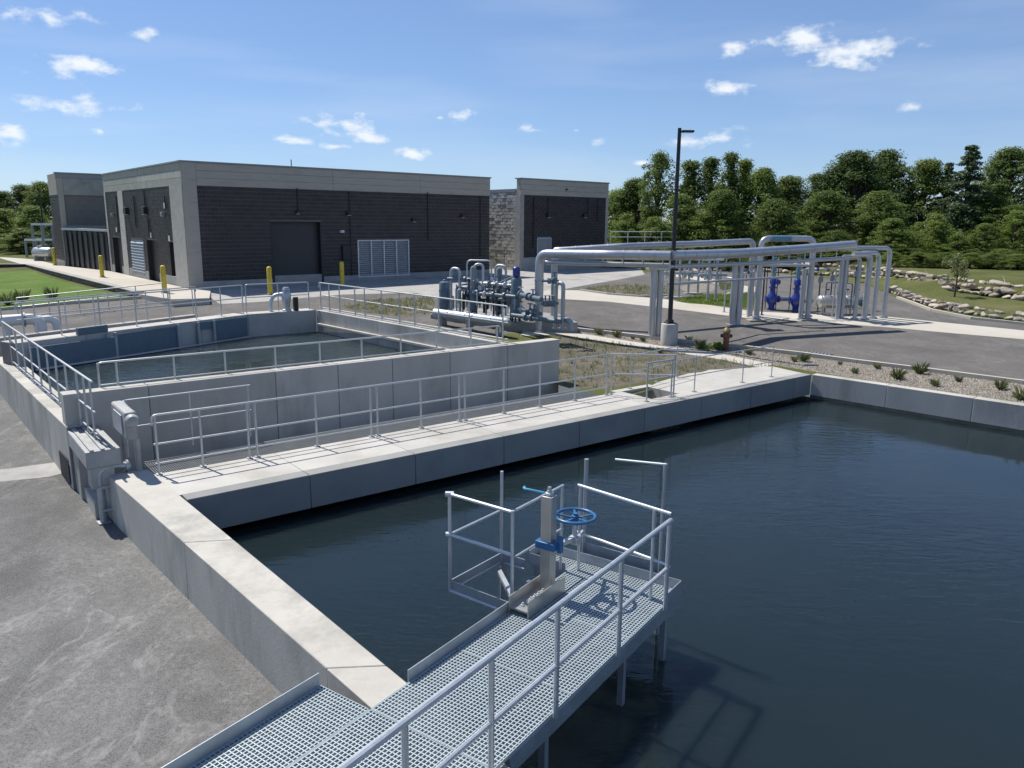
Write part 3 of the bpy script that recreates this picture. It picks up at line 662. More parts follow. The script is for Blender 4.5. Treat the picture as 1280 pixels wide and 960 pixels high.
railing('railing along the back wall of the upper tank at the far corner', [c0, c1], [c0, c0.lerp(c1, .5), c1], h=1.0, plate=False)
railing('long railing along the back wall of the upper tank above the trough', [c1 + (c2 - c1).normalized() * .12, c2], [c1.lerp(c2, f) for f in (.02, .14, .27, .4, .55, .7, .85, .98)], h=1.0, plate=False)
e0 = Vector((d2a.x + .15, d2a.y + .1, .95)); e1 = Vector((d2b.x + .15, d2b.y + .1, .95))
railing('rearmost railing on the low channel wall behind the upper tank', [e0, e1], [e0.lerp(e1, f) for f in np.linspace(.02, .98, 9)], h=1.0, plate=False)
g0 = UG(100, 394); g1 = UG(330, 372)
# box, trough and gooseneck at the left end of the walkway
tr = thing('overflow_trough', 'galvanised overflow trough on a concrete pier at the tank corner', 'trough', tk(-.55, 2.3, -.85))
MB().prism(P2([tk(-1.0, 3.25), tk(-.5, 3.25), tk(-.5, 3.8), tk(-1.0, 3.8)]), -1.0, .30).build('pier', 'conc_wall', tr, bevel=.012)
MB().quadbox(tk(-1.05, 2.0, .18), UT * .55, VT * 1.8, Vector((0, 0, .30))).build('trough_body', 'zinc', tr, bevel=.015)
for k in range(3): MB().quadbox(tk(-.98 + k * .17, 1.98, .485), UT * .06, VT * 1.84, Vector((0, 0, .03))).build('rib', 'zinc', tr)
MB().prism(P2([tk(-1.0, 2.03), tk(-.62, 2.03), tk(-.62, 2.35), tk(-1.0, 2.35)]), -.2, .176).build('end_support', 'conc_wall', tr, bevel=.01)
MB().prism(P2([tk(-.95, 2.3), tk(-.45, 2.3), tk(-.45, 3.4), tk(-.95, 3.4)]), -.95, -.5).build('sill', 'conc_wall', tr, bevel=.01)
cb = thing('control_box', 'galvanised control box beside the trough at the walkway corner', 'box', tk(-.25, 2.6, 0))
MB().quadbox(tk(-.42, 1.85, .62), UT * .2, VT * 1.1, Vector((0, 0, .5))).build('body', 'zinc', cb, bevel=.04)
MB().quadbox(tk(-.445, 2.05, .68), UT * .022, VT * .6, Vector((0, 0, .36))).build('door', 'galv_dull', cb, bevel=.006)
MB().cyl(tk(-.22, 2.02, -.004), tk(-.22, 2.02, .6), .045, 12).build('conduit', 'zinc', cb)
MB().cyl(tk(-.3, 2.75, -.5), tk(-.3, 2.75, .6), .04, 12).build('conduit', 'zinc', cb)
MB().lathe(tk(-.32, 1.84, .98), [(.03, -.02), (.11, .0), (.12, .06), (.09, .12), (.02, .15)], 16, -VT).build('end_cap', 'zinc', cb)
gn = thing('gooseneck_pipe', 'grey gooseneck drain pipe bent over the end of the basin wall', 'pipe', LO1 + Vector((-.1, 0, -.85)))
gp = LO1 - LDi * -.12
on = Vector((LDo.y, -LDo.x, 0)); on = on if on.dot(Vector((-1, -1, 0))) > 0 else -on
q = LO1 + LDo * .22
path = fillet([q - on * .38 + Vector((0, 0, .10)), q - on * .1 + Vector((0, 0, .16)), q + on * .13 + Vector((0, 0, .10)), q + on * .13 + Vector((0, 0, -.83))], .2, 8)
MB().tube(path, .062, 14).build('pipe', 'galv_dull', gn)
MB().cyl(q - on * .36 + Vector((0, 0, .105)), q - on * .30 + Vector((0, 0, .115)), .1, 16).build('flange', 'galv_dull', gn)
for z in (-.2, -.62): MB().box(q + on * .07 + Vector((0, 0, z)), .2, .2, .035, on).build('bracket', 'galv', gn)
MB().box(q + on * .13 + Vector((0, 0, -.845)), .2, .2, .02, on).build('foot_plate', 'galv_dull', gn)

# ================================================================== CATWALK
S0, S1, T0, T1, TW, SSTEP = 1.2, 8.42, -4.67, -3.26, -5.33, 4.53
cw = thing('grating_catwalk', 'galvanised open grating catwalk jutting over the basin in the foreground', 'catwalk', pw(6.8, -3.9, -1.6))
def grate(s0, s1, t0, t1, gap=.004):
    mb = MB(); t = t0 + .015
    while t < t1 - .01: mb.quadbox(pw(s0 + gap, t, ZP - .030), PA * ((s1 - s0 - 2 * gap) * .986), PB * .009, Vector((0, 0, .030))); t += .040
    s = s0 + .02
    while s < s1 - .01: mb.quadbox(pw(s, t0 + gap, ZP - .024), PA * .010, PB * ((t1 - t0 - 2 * gap) * .986), Vector((0, 0, .022))); s += .046
    for tt in (t0 + gap, t1 - gap - .006): mb.quadbox(pw(s0 + gap, tt, ZP - .034), PA * ((s1 - s0 - 2 * gap) * .986), PB * .006, Vector((0, 0, .036)))
    for ss in (s0 + gap, s1 - gap - .006): mb.quadbox(pw(ss, t0 + gap, ZP - .034), PA * .006, PB * ((t1 - t0 - 2 * gap) * .986), Vector((0, 0, .036)))
    return mb.build('grating_panel', 'grate', cw, smooth=False, kind='stuff')
grate(S0, 2.9, TW, T0); grate(2.9, SSTEP, TW, T0); grate(S0, 2.9, T0, T1); grate(2.9, SSTEP, T0, T1)
grate(SSTEP, 5.8, T0, T1); grate(5.8, 7.05, T0, T1); grate(7.05, S1, T0, T1); grate(8.1, S1, -5.24, T0)
def beam(s0, t0, s1, t1, z0=ZP - .22, z1=ZP - .036, w=.07): 
    p, q = pw(s0, t0, 0), pw(s1, t1, 0); z = (z0 + z1) / 2
    return MB().bar(p + Vector((0, 0, z)), q + Vector((0, 0, z)), w, z1 - z0).build('beam', 'galv_dull', cw, bevel=.004)
beam(S0, T1 - .04, 4.05, T1 - .04); beam(4.78, T1 - .04, S1, T1 - .04); beam(5.2, T0 + .04, 7.0, T0 + .04); beam(S0, TW + .04, 4.5, TW + .04)
beam(S1 - .04, -5.2, S1 - .04, T1 - .08); beam(8.14, -5.2, 8.14, T0); beam(6.9, T0 + .08, 6.9, T1 - .08); beam(5.4, T0 + .08, 5.4, T1 - .08); beam(1.24, TW + .1, 1.24, T1 - .1); beam(3.0, TW + .1, 3.0, T1 - .1)
def toe(s0, t0, s1, t1, h=.13, nm='toe_plate'):
    p, q = pw(s0, t0, ZP + h / 2 - .02), pw(s1, t1, ZP + h / 2 - .02)
    return MB().bar(p, q, .008, h + .04).build(nm, 'galv_dull', cw)
toe(S0, TW - .004, SSTEP - .01, TW - .004); toe(5.06, T0 - .006, 6.82, T0 - .006, .12); toe(S1 + .006, -5.22, S1 + .006, T1, .13); toe(8.08, -5.25, S1, -5.25, .13); toe(8.08, -5.24, 8.08, T0 - .02, .10); toe(8.0, T1 + .006, S1, T1 + .006, .13)
for (s, t, zb) in [(8.1, T1 - .06, -1.6), (7.0, T1 - .06, -1.6), (5.4, T1 - .06, -1.6), (7.95, -5.15, -1.6), (6.75, T0 + .05, -1.6), (5.4, T0 + .05, -1.6), (1.3, TW + .1, -.85), (1.3, T1 - .1, -.85), (3.5, TW + .1, -.85), (3.3, T1 - .1, -.85)]:
    p = pw(s, t, 0); z = zb if zb < -1 else zg(p.x, p.y) + .002
    l = MB().box(Vector((p.x, p.y, z)), .065, .065, ZP - .225 - z, PA).build('leg', 'galv_dull', cw)
    if zb > -1: MB().box(Vector((p.x, p.y, z)), .2, .2, .015, PA).build('foot_plate', 'galv_dull', l)
# near handrail
ps = [1.25, 2.45, 3.45, 4.45, 5.45, 6.7, 7.9]
railing('thick galvanised handrail along the right edge of the grating catwalk', [pw(S0, T1 + .03, .03), pw(7.95, T1 + .03, .03)], [pw(s, T1 + .03, .03) for s in ps], h=1.09, mids=(.52,), r=.027, m='galv', round_ends=False, plate=False, pr=.026)
zr = ZP + .005
railing('end handrail across the tip of the catwalk behind the blue handwheel', [pw(7.96, T1 + .02, zr), pw(8.2, -4.6, zr)], [pw(7.99, T1 - .2, zr), pw(8.19, -4.56, zr)], h=1.12, mids=(.5,), r=.02, m='galv', round_ends=False, plate=False)
railing('inner handrail between the gate column and the cage over the basin', [pw(8.08, -4.75, zr), pw(7.02, -4.75, zr)], [pw(8.06, -4.75, zr)], h=1.12, mids=(.55,), r=.018, m='galv', round_ends=False, plate=False)
cg = [pw(6.95, -4.75, 0), pw(7.0, -5.72, 0), pw(8.05, -5.68, 0), pw(8.05, -5.3, 0)]
ca = thing('gate_cage', 'square guard cage of pipe rails left of the gate column over water', 'guard rail', pw(7.0, -5.2, -.1))
def seg(nm, a, b, r, z, m='galv'): return MB().cyl(a + Vector((0, 0, z)), b + Vector((0, 0, z)), r, 10).build(nm, m, ca)
for z, nm in ((1.18, 'top_rail'), (.66, 'mid_rail')):
    seg(nm, cg[0], cg[1], .02, z)
    if z < 1: seg(nm, cg[1], cg[2], .02, z)
for i, p in enumerate(cg[:3]): MB().cyl(p + Vector((0, 0, -.06)), p + Vector((0, 0, 1.2 if i < 2 else 1.2)), .022, 10).build('post', 'galv', ca)
p = cg[2]; MB().cyl(p + Vector((.03, .0, -1.6)), p + Vector((.03, 0, -.05)), .05, 10).build('leg', 'galv_dull', ca)
for a, b in zip(cg[:-1], cg[1:]): MB().bar(a + Vector((0, 0, .0)), b + Vector((0, 0, .0)), .012, .12).build('toe_board', 'galv_dull', ca)
for a, b in zip(cg[:-1], cg[1:]): MB().cyl(a + Vector((0, 0, -.075)), b + Vector((0, 0, -.075)), .022, 8).build('bottom_rail', 'galv', ca)
for z in (1.18, .66): MB().cyl(cg[1] + Vector((-.05, 0, z)), cg[1] + Vector((.05, 0, z)), .034, 10).build('clamp', 'galv', ca)
MB().bar(pw(7.1, -4.72, -.12), pw(7.9, -5.62, -.12), .06, .05).build('brace', 'galv_dull', ca)
dv = thing('lifting_frame', 'tall thin posts carrying a slim bar beyond the catwalk tip', 'frame', pw(8.56, -4.2, 0))
pe, pf = pw(8.62, -4.72, -1.6), pw(8.62, -3.62, -1.6)
MB().cyl(pe, pe + Vector((0, 0, 3.0)), .03, 10).build('post', 'galv_dull', dv); MB().cyl(pf, pf + Vector((0, 0, 3.14)), .026, 10).build('post', 'galv_dull', dv)
MB().cyl(pf + Vector((0, 0, 3.13)), pf.lerp(pe, .62) + Vector((0, 0, 3.07)), .014, 8).build('top_bar', 'galv', dv)
MB().bar(pf + Vector((0, 0, 1.78)), pe + Vector((0, 0, 1.78)), .01, .14).build('toe_board', 'galv_dull', dv)
# sluice gate stand
gs = thing('gate_stand', 'stainless sluice gate column with blue handwheel on the catwalk', 'gate stand', pw(7.3, -4.5, ZP))
MB().quadbox(pw(6.75, -4.66, ZP + .004), PA * .8, PB * .014, Vector((0, 0, .2))).build('base_cheek', 'stainless', gs, bevel=.003)
MB().quadbox(pw(6.75, -4.40, ZP + .004), PA * .8, PB * .014, Vector((0, 0, .2))).build('base_cheek', 'stainless', gs, bevel=.003)
MB().quadbox(pw(6.75, -4.645, ZP + .06), PA * .8, PB * .24, Vector((0, 0, .02))).build('base_plate', 'stainless', gs)
for k in range(6):
    MB().lathe(pw(6.85 + k * .085, -4.53, ZP + .08), [(.022, 0), (.022, .018), (.012, .02), (.012, .04)], 6).build('bolt', 'galv', gs)
MB().quadbox(pw(7.32, -4.60, ZP + .08), PA * .03, PB * .14, Vector((0, 0, 1.16))).build('column', 'stainless', gs, bevel=.004)
MB().quadbox(pw(7.352, -4.60, ZP + .08), PA * .10, PB * .014, Vector((0, 0, 1.16))).build('column', 'stainless', gs, bevel=.004)
MB().quadbox(pw(7.352, -4.474, ZP + .08), PA * .10, PB * .014, Vector((0, 0, 1.16))).build('column', 'stainless', gs, bevel=.004)
MB().cyl(pw(7.40, -4.535, ZP + .06), pw(7.40, -4.535, ZP + 1.34), .022, 10).build('spindle', 'stainless', gs)
MB().lathe(pw(7.40, -4.535, ZP + 1.24), [(.05, 0), (.05, .03), (.03, .035), (.03, .06)], 10).build('spindle_nut', 'galv', gs)
MB().tube(fillet([pw(7.36, -4.58, ZP + 1.27), pw(7.28, -4.75, ZP + 1.30), pw(7.27, -4.82, ZP + 1.30), pw(7.33, -4.84, ZP + 1.30)], .05), .013, 8).build('lever', 'cyan', gs)
MB().quadbox(pw(7.29, -4.66, ZP + .60), PA * .18, PB * .26, Vector((0, 0, .09))).build('clamp', 'wheelblue', gs, bevel=.008)
MB().quadbox(pw(7.38, -4.41, ZP + .56), PA * .06, PB * .06, Vector((0, 0, .2))).build('clamp', 'wheelblue', gs, bevel=.008)
wc = pw(7.72, -4.36, ZP + .92)
hw = MB().tube([wc + Vector((math.cos(a) * .235, math.sin(a) * .235, 0)) for a in np.linspace(0, 2 * math.pi, 33)[:-1]], .021, 10, closed=True).build('handwheel', 'wheelblue', gs)
for k in range(5):
    a = 2 * math.pi * k / 5 + .3; MB().bar(wc + Vector((math.cos(a) * .03, math.sin(a) * .03, -.02)), wc + Vector((math.cos(a) * .23, math.sin(a) * .23, 0)), .025, .014).build('spoke', 'wheelblue', hw)
MB().lathe(wc + Vector((0, 0, -.05)), [(.045, 0), (.045, .06), (.03, .065), (.03, .09)], 14).build('hub', 'wheelblue', hw)
MB().cyl(wc + Vector((0, 0, -.30)), wc + Vector((0, 0, -.05)), .03, 10).build('wheel_stem', 'galv', gs)
MB().bar(wc + Vector((0, 0, -.27)), pw(7.41, -4.45, ZP + .62), .06, .05).build('bracket_arm', 'galv', gs)
MB().box(wc + Vector((0, 0, -.34)), .13, .13, .09, PA).build('gearbox', 'galv', gs, bevel=.012)
MB().bar(wc + Vector((0, 0, -.32)), pw(8.17, -4.5, ZP + .55), .03, .03).build('bracket_arm', 'galv', gs)

# ================================================================== BUILDINGS
ZB = 1.0
BC_ = U(238, 362, ZB); BC_.z = 0
BR = DP(612, 300, 50.5); BR.z = 0
BL = U(140, 340, ZB); BL.z = 0
FU = (BR - BC_).normalized(); FV = (BL - BC_).normalized()
NF = Vector((FU.y, -FU.x, 0)); NL = Vector((-FV.y, FV.x, 0)); NL = NL if NL.x < 0 else -NL
LF = (BR - BC_).length; LL_ = (BL - BC_).length
class Face:
    """a vertical wall plane: s along, z up, d outwards"""
    def __init__(s, o, u, n): s.o = Vector((o.x, o.y, 0)); s.u = u; s.n = n
    def px(s, x, y):
        p = onplane(x, y, s.o, s.n); return (p - s.o).dot(s.u), p.z
    def P(s, a, z, d=0.0): return s.o + s.u * a + s.n * d + Vector((0, 0, z))
    def box(s, mb, a0, a1, z0, z1, d0, d1): return mb.quadbox(s.P(a0, z0, d0), s.u * (a1 - a0), s.n * (d1 - d0), Vector((0, 0, z1 - z0)))
def blocks(face, parent, a0, a1, z0, z1, holes, m='block', bw=.40, bh=.20, gap=.02, d0=-.04, d1=.0, single=0, jit=.004):
    """coursed block; the first `single` cells become objects of their own, the rest one joined mesh"""
    rb_ = random.Random(int(a1 * 100)); cells = []
    r = 0; z = z0
    while z < z1 - .02:
        zt = min(z + bh, z1); a = a0 - (bw / 2 if r % 2 else 0)
        while a < a1 - .01:
            x0 = max(a, a0); x1 = min(a + bw, a1); a += bw
            if x1 - x0 < .05: continue
            segs = [(x0, x1)]
            for (h0, h1, k0, k1) in holes:
                if zt - .02 > k0 and z + .02 < k1:
                    ns = []
                    for (p, q) in segs:
                        if q <= h0 or p >= h1: ns.append((p, q)); continue
                        if p < h0 - .03: ns.append((p, h0))
                        if q > h1 + .03: ns.append((h1, q))
                    segs = ns
            for (p, q) in segs: cells.append((p, q, z, zt))
        z += bh; r += 1
    joined = MB(); shared = {}; n1 = 0
    for (p, q, z, zt) in cells:
        full = abs((q - p) - bw) < 1e-4 and abs(zt - z - bh) < 1e-4
        j = rb_.uniform(0, jit)
        if full and n1 < single:
            if 'm' not in shared:
                o = MB(); face.box(o, p + gap / 2, q - gap / 2, z + gap / 2, zt - gap / 2, d0, d1); ob = o.build('block', m, parent, smooth=False); shared['m'] = (ob, p, z)
            else:
                b0, p0, z0_ = shared['m']; ob = b0.copy(); COL.objects.link(ob); ob.location = b0.location + face.u * (p - p0) + Vector((0, 0, z - z0_)) + face.n * j
            n1 += 1
        else: face.box(joined, p + gap / 2, q - gap / 2, z + gap / 2, zt - gap / 2, d0, d1 + j)
    if joined.v: joined.build('block_courses', m, parent, smooth=False, kind='stuff')
def sheet(face, parent, a0, a1, z0, z1, holes, d0=-.42, d1=-.002, m='mortar'):
    cuts = sorted(set([a0, a1] + [min(max(x, a0), a1) for h in holes for x in h[:2]])); mb = MB()
    for p, q in zip(cuts[:-1], cuts[1:]):
        if q - p < .005: continue
        zs = [(z0, z1)]
        for (h0, h1, k0, k1) in holes:
            if h0 < (p + q) / 2 < h1:
                ns = []
                for (e, f) in zs:
                    if f <= k0 or e >= k1: ns.append((e, f)); continue
                    if e < k0: ns.append((e, k0))
                    if f > k1: ns.append((k1, f))
                zs = ns
        for (e, f) in zs: face.box(mb, p, q, e, f, d0, d1)
    if mb.v: mb.build('wall', m, parent, smooth=False)
def fbox(face, parent, nm, m, a0, a1, z0, z1, d0, d1, bevel=0.0):
    return face.box(MB(), a0, a1, z0, z1, d0, d1).build(nm, m, parent, bevel=bevel)
mbld = thing('main_building', 'long dark block process building with pale concrete band and roller door', 'building', (BC_.x, BC_.y, ZB))
FF = Face(BC_, FU, NF); FL = Face(BC_, FV, NL)
ZT = DP(222, 200, BC_.y).z
zband = FF.px(250, 232)[1]; zpl = FF.px(252, 352)[1]; apil = FF.px(249, 280)[0]
BK = BC_ + FV * LL_ + FU * LF
inset = .40
def par(i): return P2([BC_ + FU * i + FV * i, BC_ + FU * (LF - i) + FV * i, BC_ + FU * (LF - i) + FV * (LL_ - i), BC_ + FU * i + FV * (LL_ - i)])
MB().prism(par(inset), ZB - .6, ZT - .5).build('wall', 'mortar', mbld)
MB().prism(par(.3), ZT - .6, ZT - .4).build('roof', 'greymetal', mbld)
dr0, dzt = FF.px(338, 277); dr1 = FF.px(402, 300)[0]; dzb = ZB + .05
lv0, lzt = FF.px(447, 300); lv1, lzb = FF.px(511, 344)
# front: band as three precast lengths, coping, pilaster, plinth
for k, (a, b) in enumerate([(apil, LF * .42), (LF * .42, LF * .72), (LF * .72, LF + .02)]):
    zz = np.linspace(zband, ZT - .08, 4)
    for j in range(3): fbox(FF, mbld, 'band_panel', 'band', a + .006, b - .006, zz[j] + .004, zz[j + 1] - .004, -.3, .03, .008)
fbox(FF, mbld, 'pilaster', 'band', -.02, apil, ZB - .1, ZT - .08, -.4, .035, .01)
fbox(FF, mbld, 'coping', 'greymetal', -.1, LF + .08, ZT - .078, ZT, -.4, .08, .008)
for (a, b) in [(apil, dr0 - .05), (dr1 + .05, LF)]: fbox(FF, mbld, 'plinth', 'conc_old', a + .003, b, ZB - .3, zpl, -.1, .03, .01)
sheet(FF, mbld, .4, LF - .02, ZB - .6, ZT - .5, [(dr0 - .02, dr1 + .02, ZB - 1, dzt + .02), (lv0 - .03, lv1 + .03, lzb - .03, lzt + .03)])
blocks(FF, mbld, apil, LF - .02, zpl, zband - .002, [(dr0 - .02, dr1 + .02, zpl - 1, dzt + .02), (lv0 - .03, lv1 + .03, lzb - .03, lzt + .03)], single=300, d0=-.05, d1=.012)
# roller door
rd = fbox(FF, mbld, 'roller_door', 'door', dr0, dr1, dzb, dzt, -.34, -.3)
mb = MB(); z = dzb
while z < dzt - .05: FF.box(mb, dr0 + .02, dr1 - .02, z + .004, z + .086, -.3, -.285); z += .09
mb.build('door_slats', 'door', rd, kind='stuff', smooth=False)
for a in (dr0 - .03, dr1 - .07): fbox(FF, rd, 'door_guide', 'black', a, a + .1, dzb, dzt, -.3, .02)
fbox(FF, rd, 'door_threshold', 'conc_old', dr0 - .02, dr1 + .02, ZB - .3, ZB + .5, -.32, -.02)
FF.box(MB(), dr0, dr1, dzt - .02, dzt + .02, -.3, .03).build('door_lintel', 'black', rd)
# louvre bank in four bays
lo = fbox(FF, mbld, 'louvre', 'greymetal', lv0, lv1, lzb, lzt, -.1, -.06)
for k in range(5):
    a = lv0 + (lv1 - lv0) * k / 4; fbox(FF, lo, 'louvre_frame', 'galv', a - .035, a + .035, lzb, lzt, -.06, .05)
for z in (lzb, lzt - .06): fbox(FF, lo, 'louvre_frame', 'galv', lv0 + .036, lv1 - .036, z, z + .06, -.06, .045)
mb = MB(); z = lzb + .09
while z < lzt - .1:
    mb.quadbox(FF.P(lv0 + .04, z, -.055), FU * (lv1 - lv0 - .08), NF * .07 + Vector((0, 0, -.06)), Vector((0, 0, .02))); z += .115
mb.build('louvre_blades', 'galv_dull', lo, smooth=False, kind='stuff')
# fixtures on the front
def wall_light(face, parent, a, z, s=.28, m='black'):
    o = fbox(face, parent, 'wall_light', m, a - s / 2, a + s / 2, z, z + s * .8, .015, .2, .02)
    fbox(face, o, 'light_lens', 'white', a - s * .4, a + s * .4, z - .02, z, .04, .19)
for (x, y) in [(435, 269), (516, 277), (577, 272), (371, 267)]:
    a, z = FF.px(x, y); wall_light(FF, mbld, a, z, .24 if y > 268 else .18)
for (x, y0, y1) in [(436, 240, 345), (534, 240, 300), (600, 245, 320), (371, 235, 264)]:
    a, z1 = FF.px(x, y0); _, z0 = FF.px(x, y1); MB().cyl(FF.P(a, z0, .045), FF.P(a, z1, .045), .03, 8).build('conduit', 'black', mbld)
a, z = FF.px(426, 291); fbox(FF, mbld, 'camera_box', 'white', a - .1, a + .1, z, z + .14, .015, .25, .02)
a, z = FF.px(380, 207); MB().cyl(FF.P(a, ZT - .5, -1.5), FF.P(a, ZT + .45, -1.5), .03, 8).build('vent_pipe', 'greymetal', mbld)
a, z = FF.px(432, 318); fbox(FF, mbld, 'panel_box', 'black', a - .25, a + .25, z - .3, z + .5, .015, .18, .02)
# left flank
zb2 = FL.px(190, 228)[1]
for k in range(2):
    a, b = (0.02, LL_ / 2) if k == 0 else (LL_ / 2, LL_ + .02)
    zz = np.linspace(zband, ZT - .08, 4)
    for j in range(3): fbox(FL, mbld, 'band_panel', 'pale_block', a + .006, b - .006, zz[j] + .004, zz[j + 1] - .004, -.3, .03, .008)
fbox(FL, mbld, 'coping', 'greymetal', -.05, LL_ + .08, ZT - .079, ZT - .001, -.4, .08, .008)
pil = [(.0, FL.px(216, 280)[0])]
a0 = FL.px(158, 290)[0]; a1 = FL.px(152, 290)[0]; pil.append((a0, a1)); pil.append((LL_ - .35, LL_))
for (a, b) in pil: fbox(FL, mbld, 'pilaster', 'pale_block', a, b, ZB - .1, zband - .002, -.3, .05, .01)
doors = []
for (xl, xr, yt) in [(143, 152, 298), (185, 198, 301), (213, 222, 313)]:
    s1 = FL.px(xl, 320)[0]; s0 = FL.px(xr, 320)[0]; zt = FL.px((xl + xr) / 2, yt)[1]; zt = min(max(zt, ZB + 2.2), ZB + 3.1); doors.append((s0, s1, ZB - .1, zt))
lvp = (FL.px(181, 320)[0], FL.px(165, 320)[0], FL.px(173, 340)[1], FL.px(173, 299)[1])
cols_ = [(pil[0][1], pil[1][0]), (pil[1][1], pil[2][0])]
for (a, b) in cols_:
    hs = [(d_[0] - .03, d_[1] + .03, d_[2] - 1, d_[3] + .03) for d_ in doors] + [(lvp[0], lvp[1], lvp[2], lvp[3])]
    sheet(FL, mbld, a - .05, b + .05, ZB - .6, ZT - .5, hs)
    blocks(FL, mbld, a, b, ZB + .5, zband - .002, hs, d0=-.05, d1=.012)
    prev = a
    for d_ in sorted(doors):
        if a < d_[0] < b:
            fbox(FL, mbld, 'plinth', 'conc_old', prev, d_[0] - .05, ZB - .3, ZB + .5, -.1, .03, .01); prev = d_[1] + .05
    if b - prev > .1: fbox(FL, mbld, 'plinth', 'conc_old', prev, b, ZB - .3, ZB + .5, -.1, .03, .01)
for d_ in doors:
    o = fbox(FL, mbld, 'door', 'door', d_[0], d_[1], ZB, d_[3], -.28, -.24)
    for a in (d_[0] - .03, d_[1] - .05): fbox(FL, o, 'door_frame', 'black', a, a + .08, ZB, d_[3], -.24, .02)
    FL.box(MB(), d_[0] + .12, d_[0] + .16, ZB + 1., ZB + 1.15, -.24, -.18).build('door_handle', 'stainless', o)
lo = fbox(FL, mbld, 'vent_panel', 'greymetal', lvp[0] + .02, lvp[1] - .02, lvp[2] + .02, lvp[3] - .02, -.04, -.01)
mb = MB(); z = lvp[2] + .1
while z < lvp[3] - .1: mb.quadbox(FL.P(lvp[0] + .06, z, -.01), FV * (lvp[1] - lvp[0] - .12), NL * .06 + Vector((0, 0, -.06)), Vector((0, 0, .025))); z += .16
mb.build('vent_blades', 'galv', lo, smooth=False, kind='stuff')
for (x, y, s) in [(160, 268, .5), (183, 268, .5), (206, 270, .25), (143, 270, .2)]:
    a, z = FL.px(x, y); wall_light(FL, mbld, a, z, s, 'black' if s > .3 else 'greymetal')
for (x, y0, y1) in [(181, 238, 265), (186, 272, 295), (146, 245, 290), (207, 245, 262), (168, 245, 285)]:
    a, z1 = FL.px(x, y0); _, z0 = FL.px(x, y1); MB().cyl(FL.P(a, z0, .06), FL.P(a, z1, .06), .03, 8).build('conduit', 'black', mbld)
for (x, y) in [(189, 294), (212, 298), (146, 287), (206, 257)]:
    a, z = FL.px(x, y); fbox(FL, mbld, 'wall_sign', 'white', a - .12, a + .12, z - .14, z + .14, .015, .03)

# right building
RC = DP(650, 300, 53.4); RC.z = 0
RF = Face(RC, FU, NF); RL = Face(RC, FV, NL)
rlen = RF.px(759, 280)[0]; rzt = DP(652, 222, RC.y).z; rzb = RF.px(665, 244)[1]; rb2 = thing('annex_building', 'square dark block annex with pale parapet right of the long building', 'building', (RC.x, RC.y, 1.05))
rpar = P2([RC + FU * .05 + FV * .05, RC + FU * (rlen - .05) + FV * .05, RC + FU * (rlen - .05) + FV * 9, RC + FU * .05 + FV * 9])
MB().prism(rpar, .4, rzt - 1.0).build('wall', 'mortar', rb2)
zz = np.linspace(rzb, rzt - .08, 4)
for (a, b) in [(.0, rlen * .5), (rlen * .5, rlen)]:
    for j in range(3): fbox(RF, rb2, 'band_panel', 'band', a + .006, b - .006, zz[j] + .004, zz[j + 1] - .004, -.4, .04, .008)
fbox(RF, rb2, 'coping', 'greymetal', -.08, rlen + .08, rzt - .078, rzt, -.5, .08, .008)
fbox(RF, rb2, 'pilaster', 'pale_block', -.06, .3, .8, rzb - .003, -.5, .05, .01); fbox(RF, rb2, 'pilaster', 'band', rlen - .25, rlen + .02, .8, rzb - .003, -.5, .05, .01)
fbox(RF, rb2, 'plinth', 'conc_old', .303, rlen - .253, .7, 2.0, -.1, .03, .01)
rwin = (RF.px(671, 300)[0], RF.px(689, 300)[0], 2.2, RF.px(680, 297)[1])
blocks(RF, rb2, .3, rlen - .25, 2.0, rzb - .002, [(rwin[0], rwin[1], rwin[2], rwin[3])], d0=-.05, d1=.012)
o = fbox(RF, rb2, 'vent_panel', 'greymetal', rwin[0] + .05, rwin[1] - .05, rwin[2] + .05, rwin[3] - .05, -.05, .0); 
for (a, b, c, e) in [(rwin[0], rwin[1], rwin[3] - .08, rwin[3]), (rwin[0], rwin[1], rwin[2], rwin[2] + .08), (rwin[0], rwin[0] + .08, rwin[2] + .081, rwin[3] - .081), (rwin[1] - .08, rwin[1], rwin[2] + .081, rwin[3] - .081)]: fbox(RF, o, 'vent_frame', 'galv_dull', a, b, c, e, -.04, .04)
for (x, y) in [(685, 272), (730, 272), (707, 238)]:
    a, z = RF.px(x, y); wall_light(RF, rb2, a, z, .35 if y > 250 else .12)
for (x, y0, y1) in [(685, 247, 270), (667, 247, 310), (735, 248, 270), (747, 248, 275)]:
    a, z1 = RF.px(x, y0); _, z0 = RF.px(x, y1); MB().cyl(RF.P(a, z0, .05), RF.P(a, z1, .05), .035, 8).build('conduit', 'black', rb2)
rlt = RL.px(640, 236)[1]
blocks(RL, rb2, .5, 9.0, .9, rlt - .25, [], m='pale_block', bw=.45, bh=.22, d0=-.04, d1=.02, jit=.05)
fbox(RL, rb2, 'coping', 'greymetal', .5, 9.0, rlt - .245, rlt, -.5, .06, .01)
# dark stair recess rail between the two
sa = UG(620, 338); sb = UG(650, 337)
railing('black railing in the gap between the long building and the annex', [sa, sb], lerp(sa, sb, 4), h=1.1, m='black', round_ends=False, plate=False)

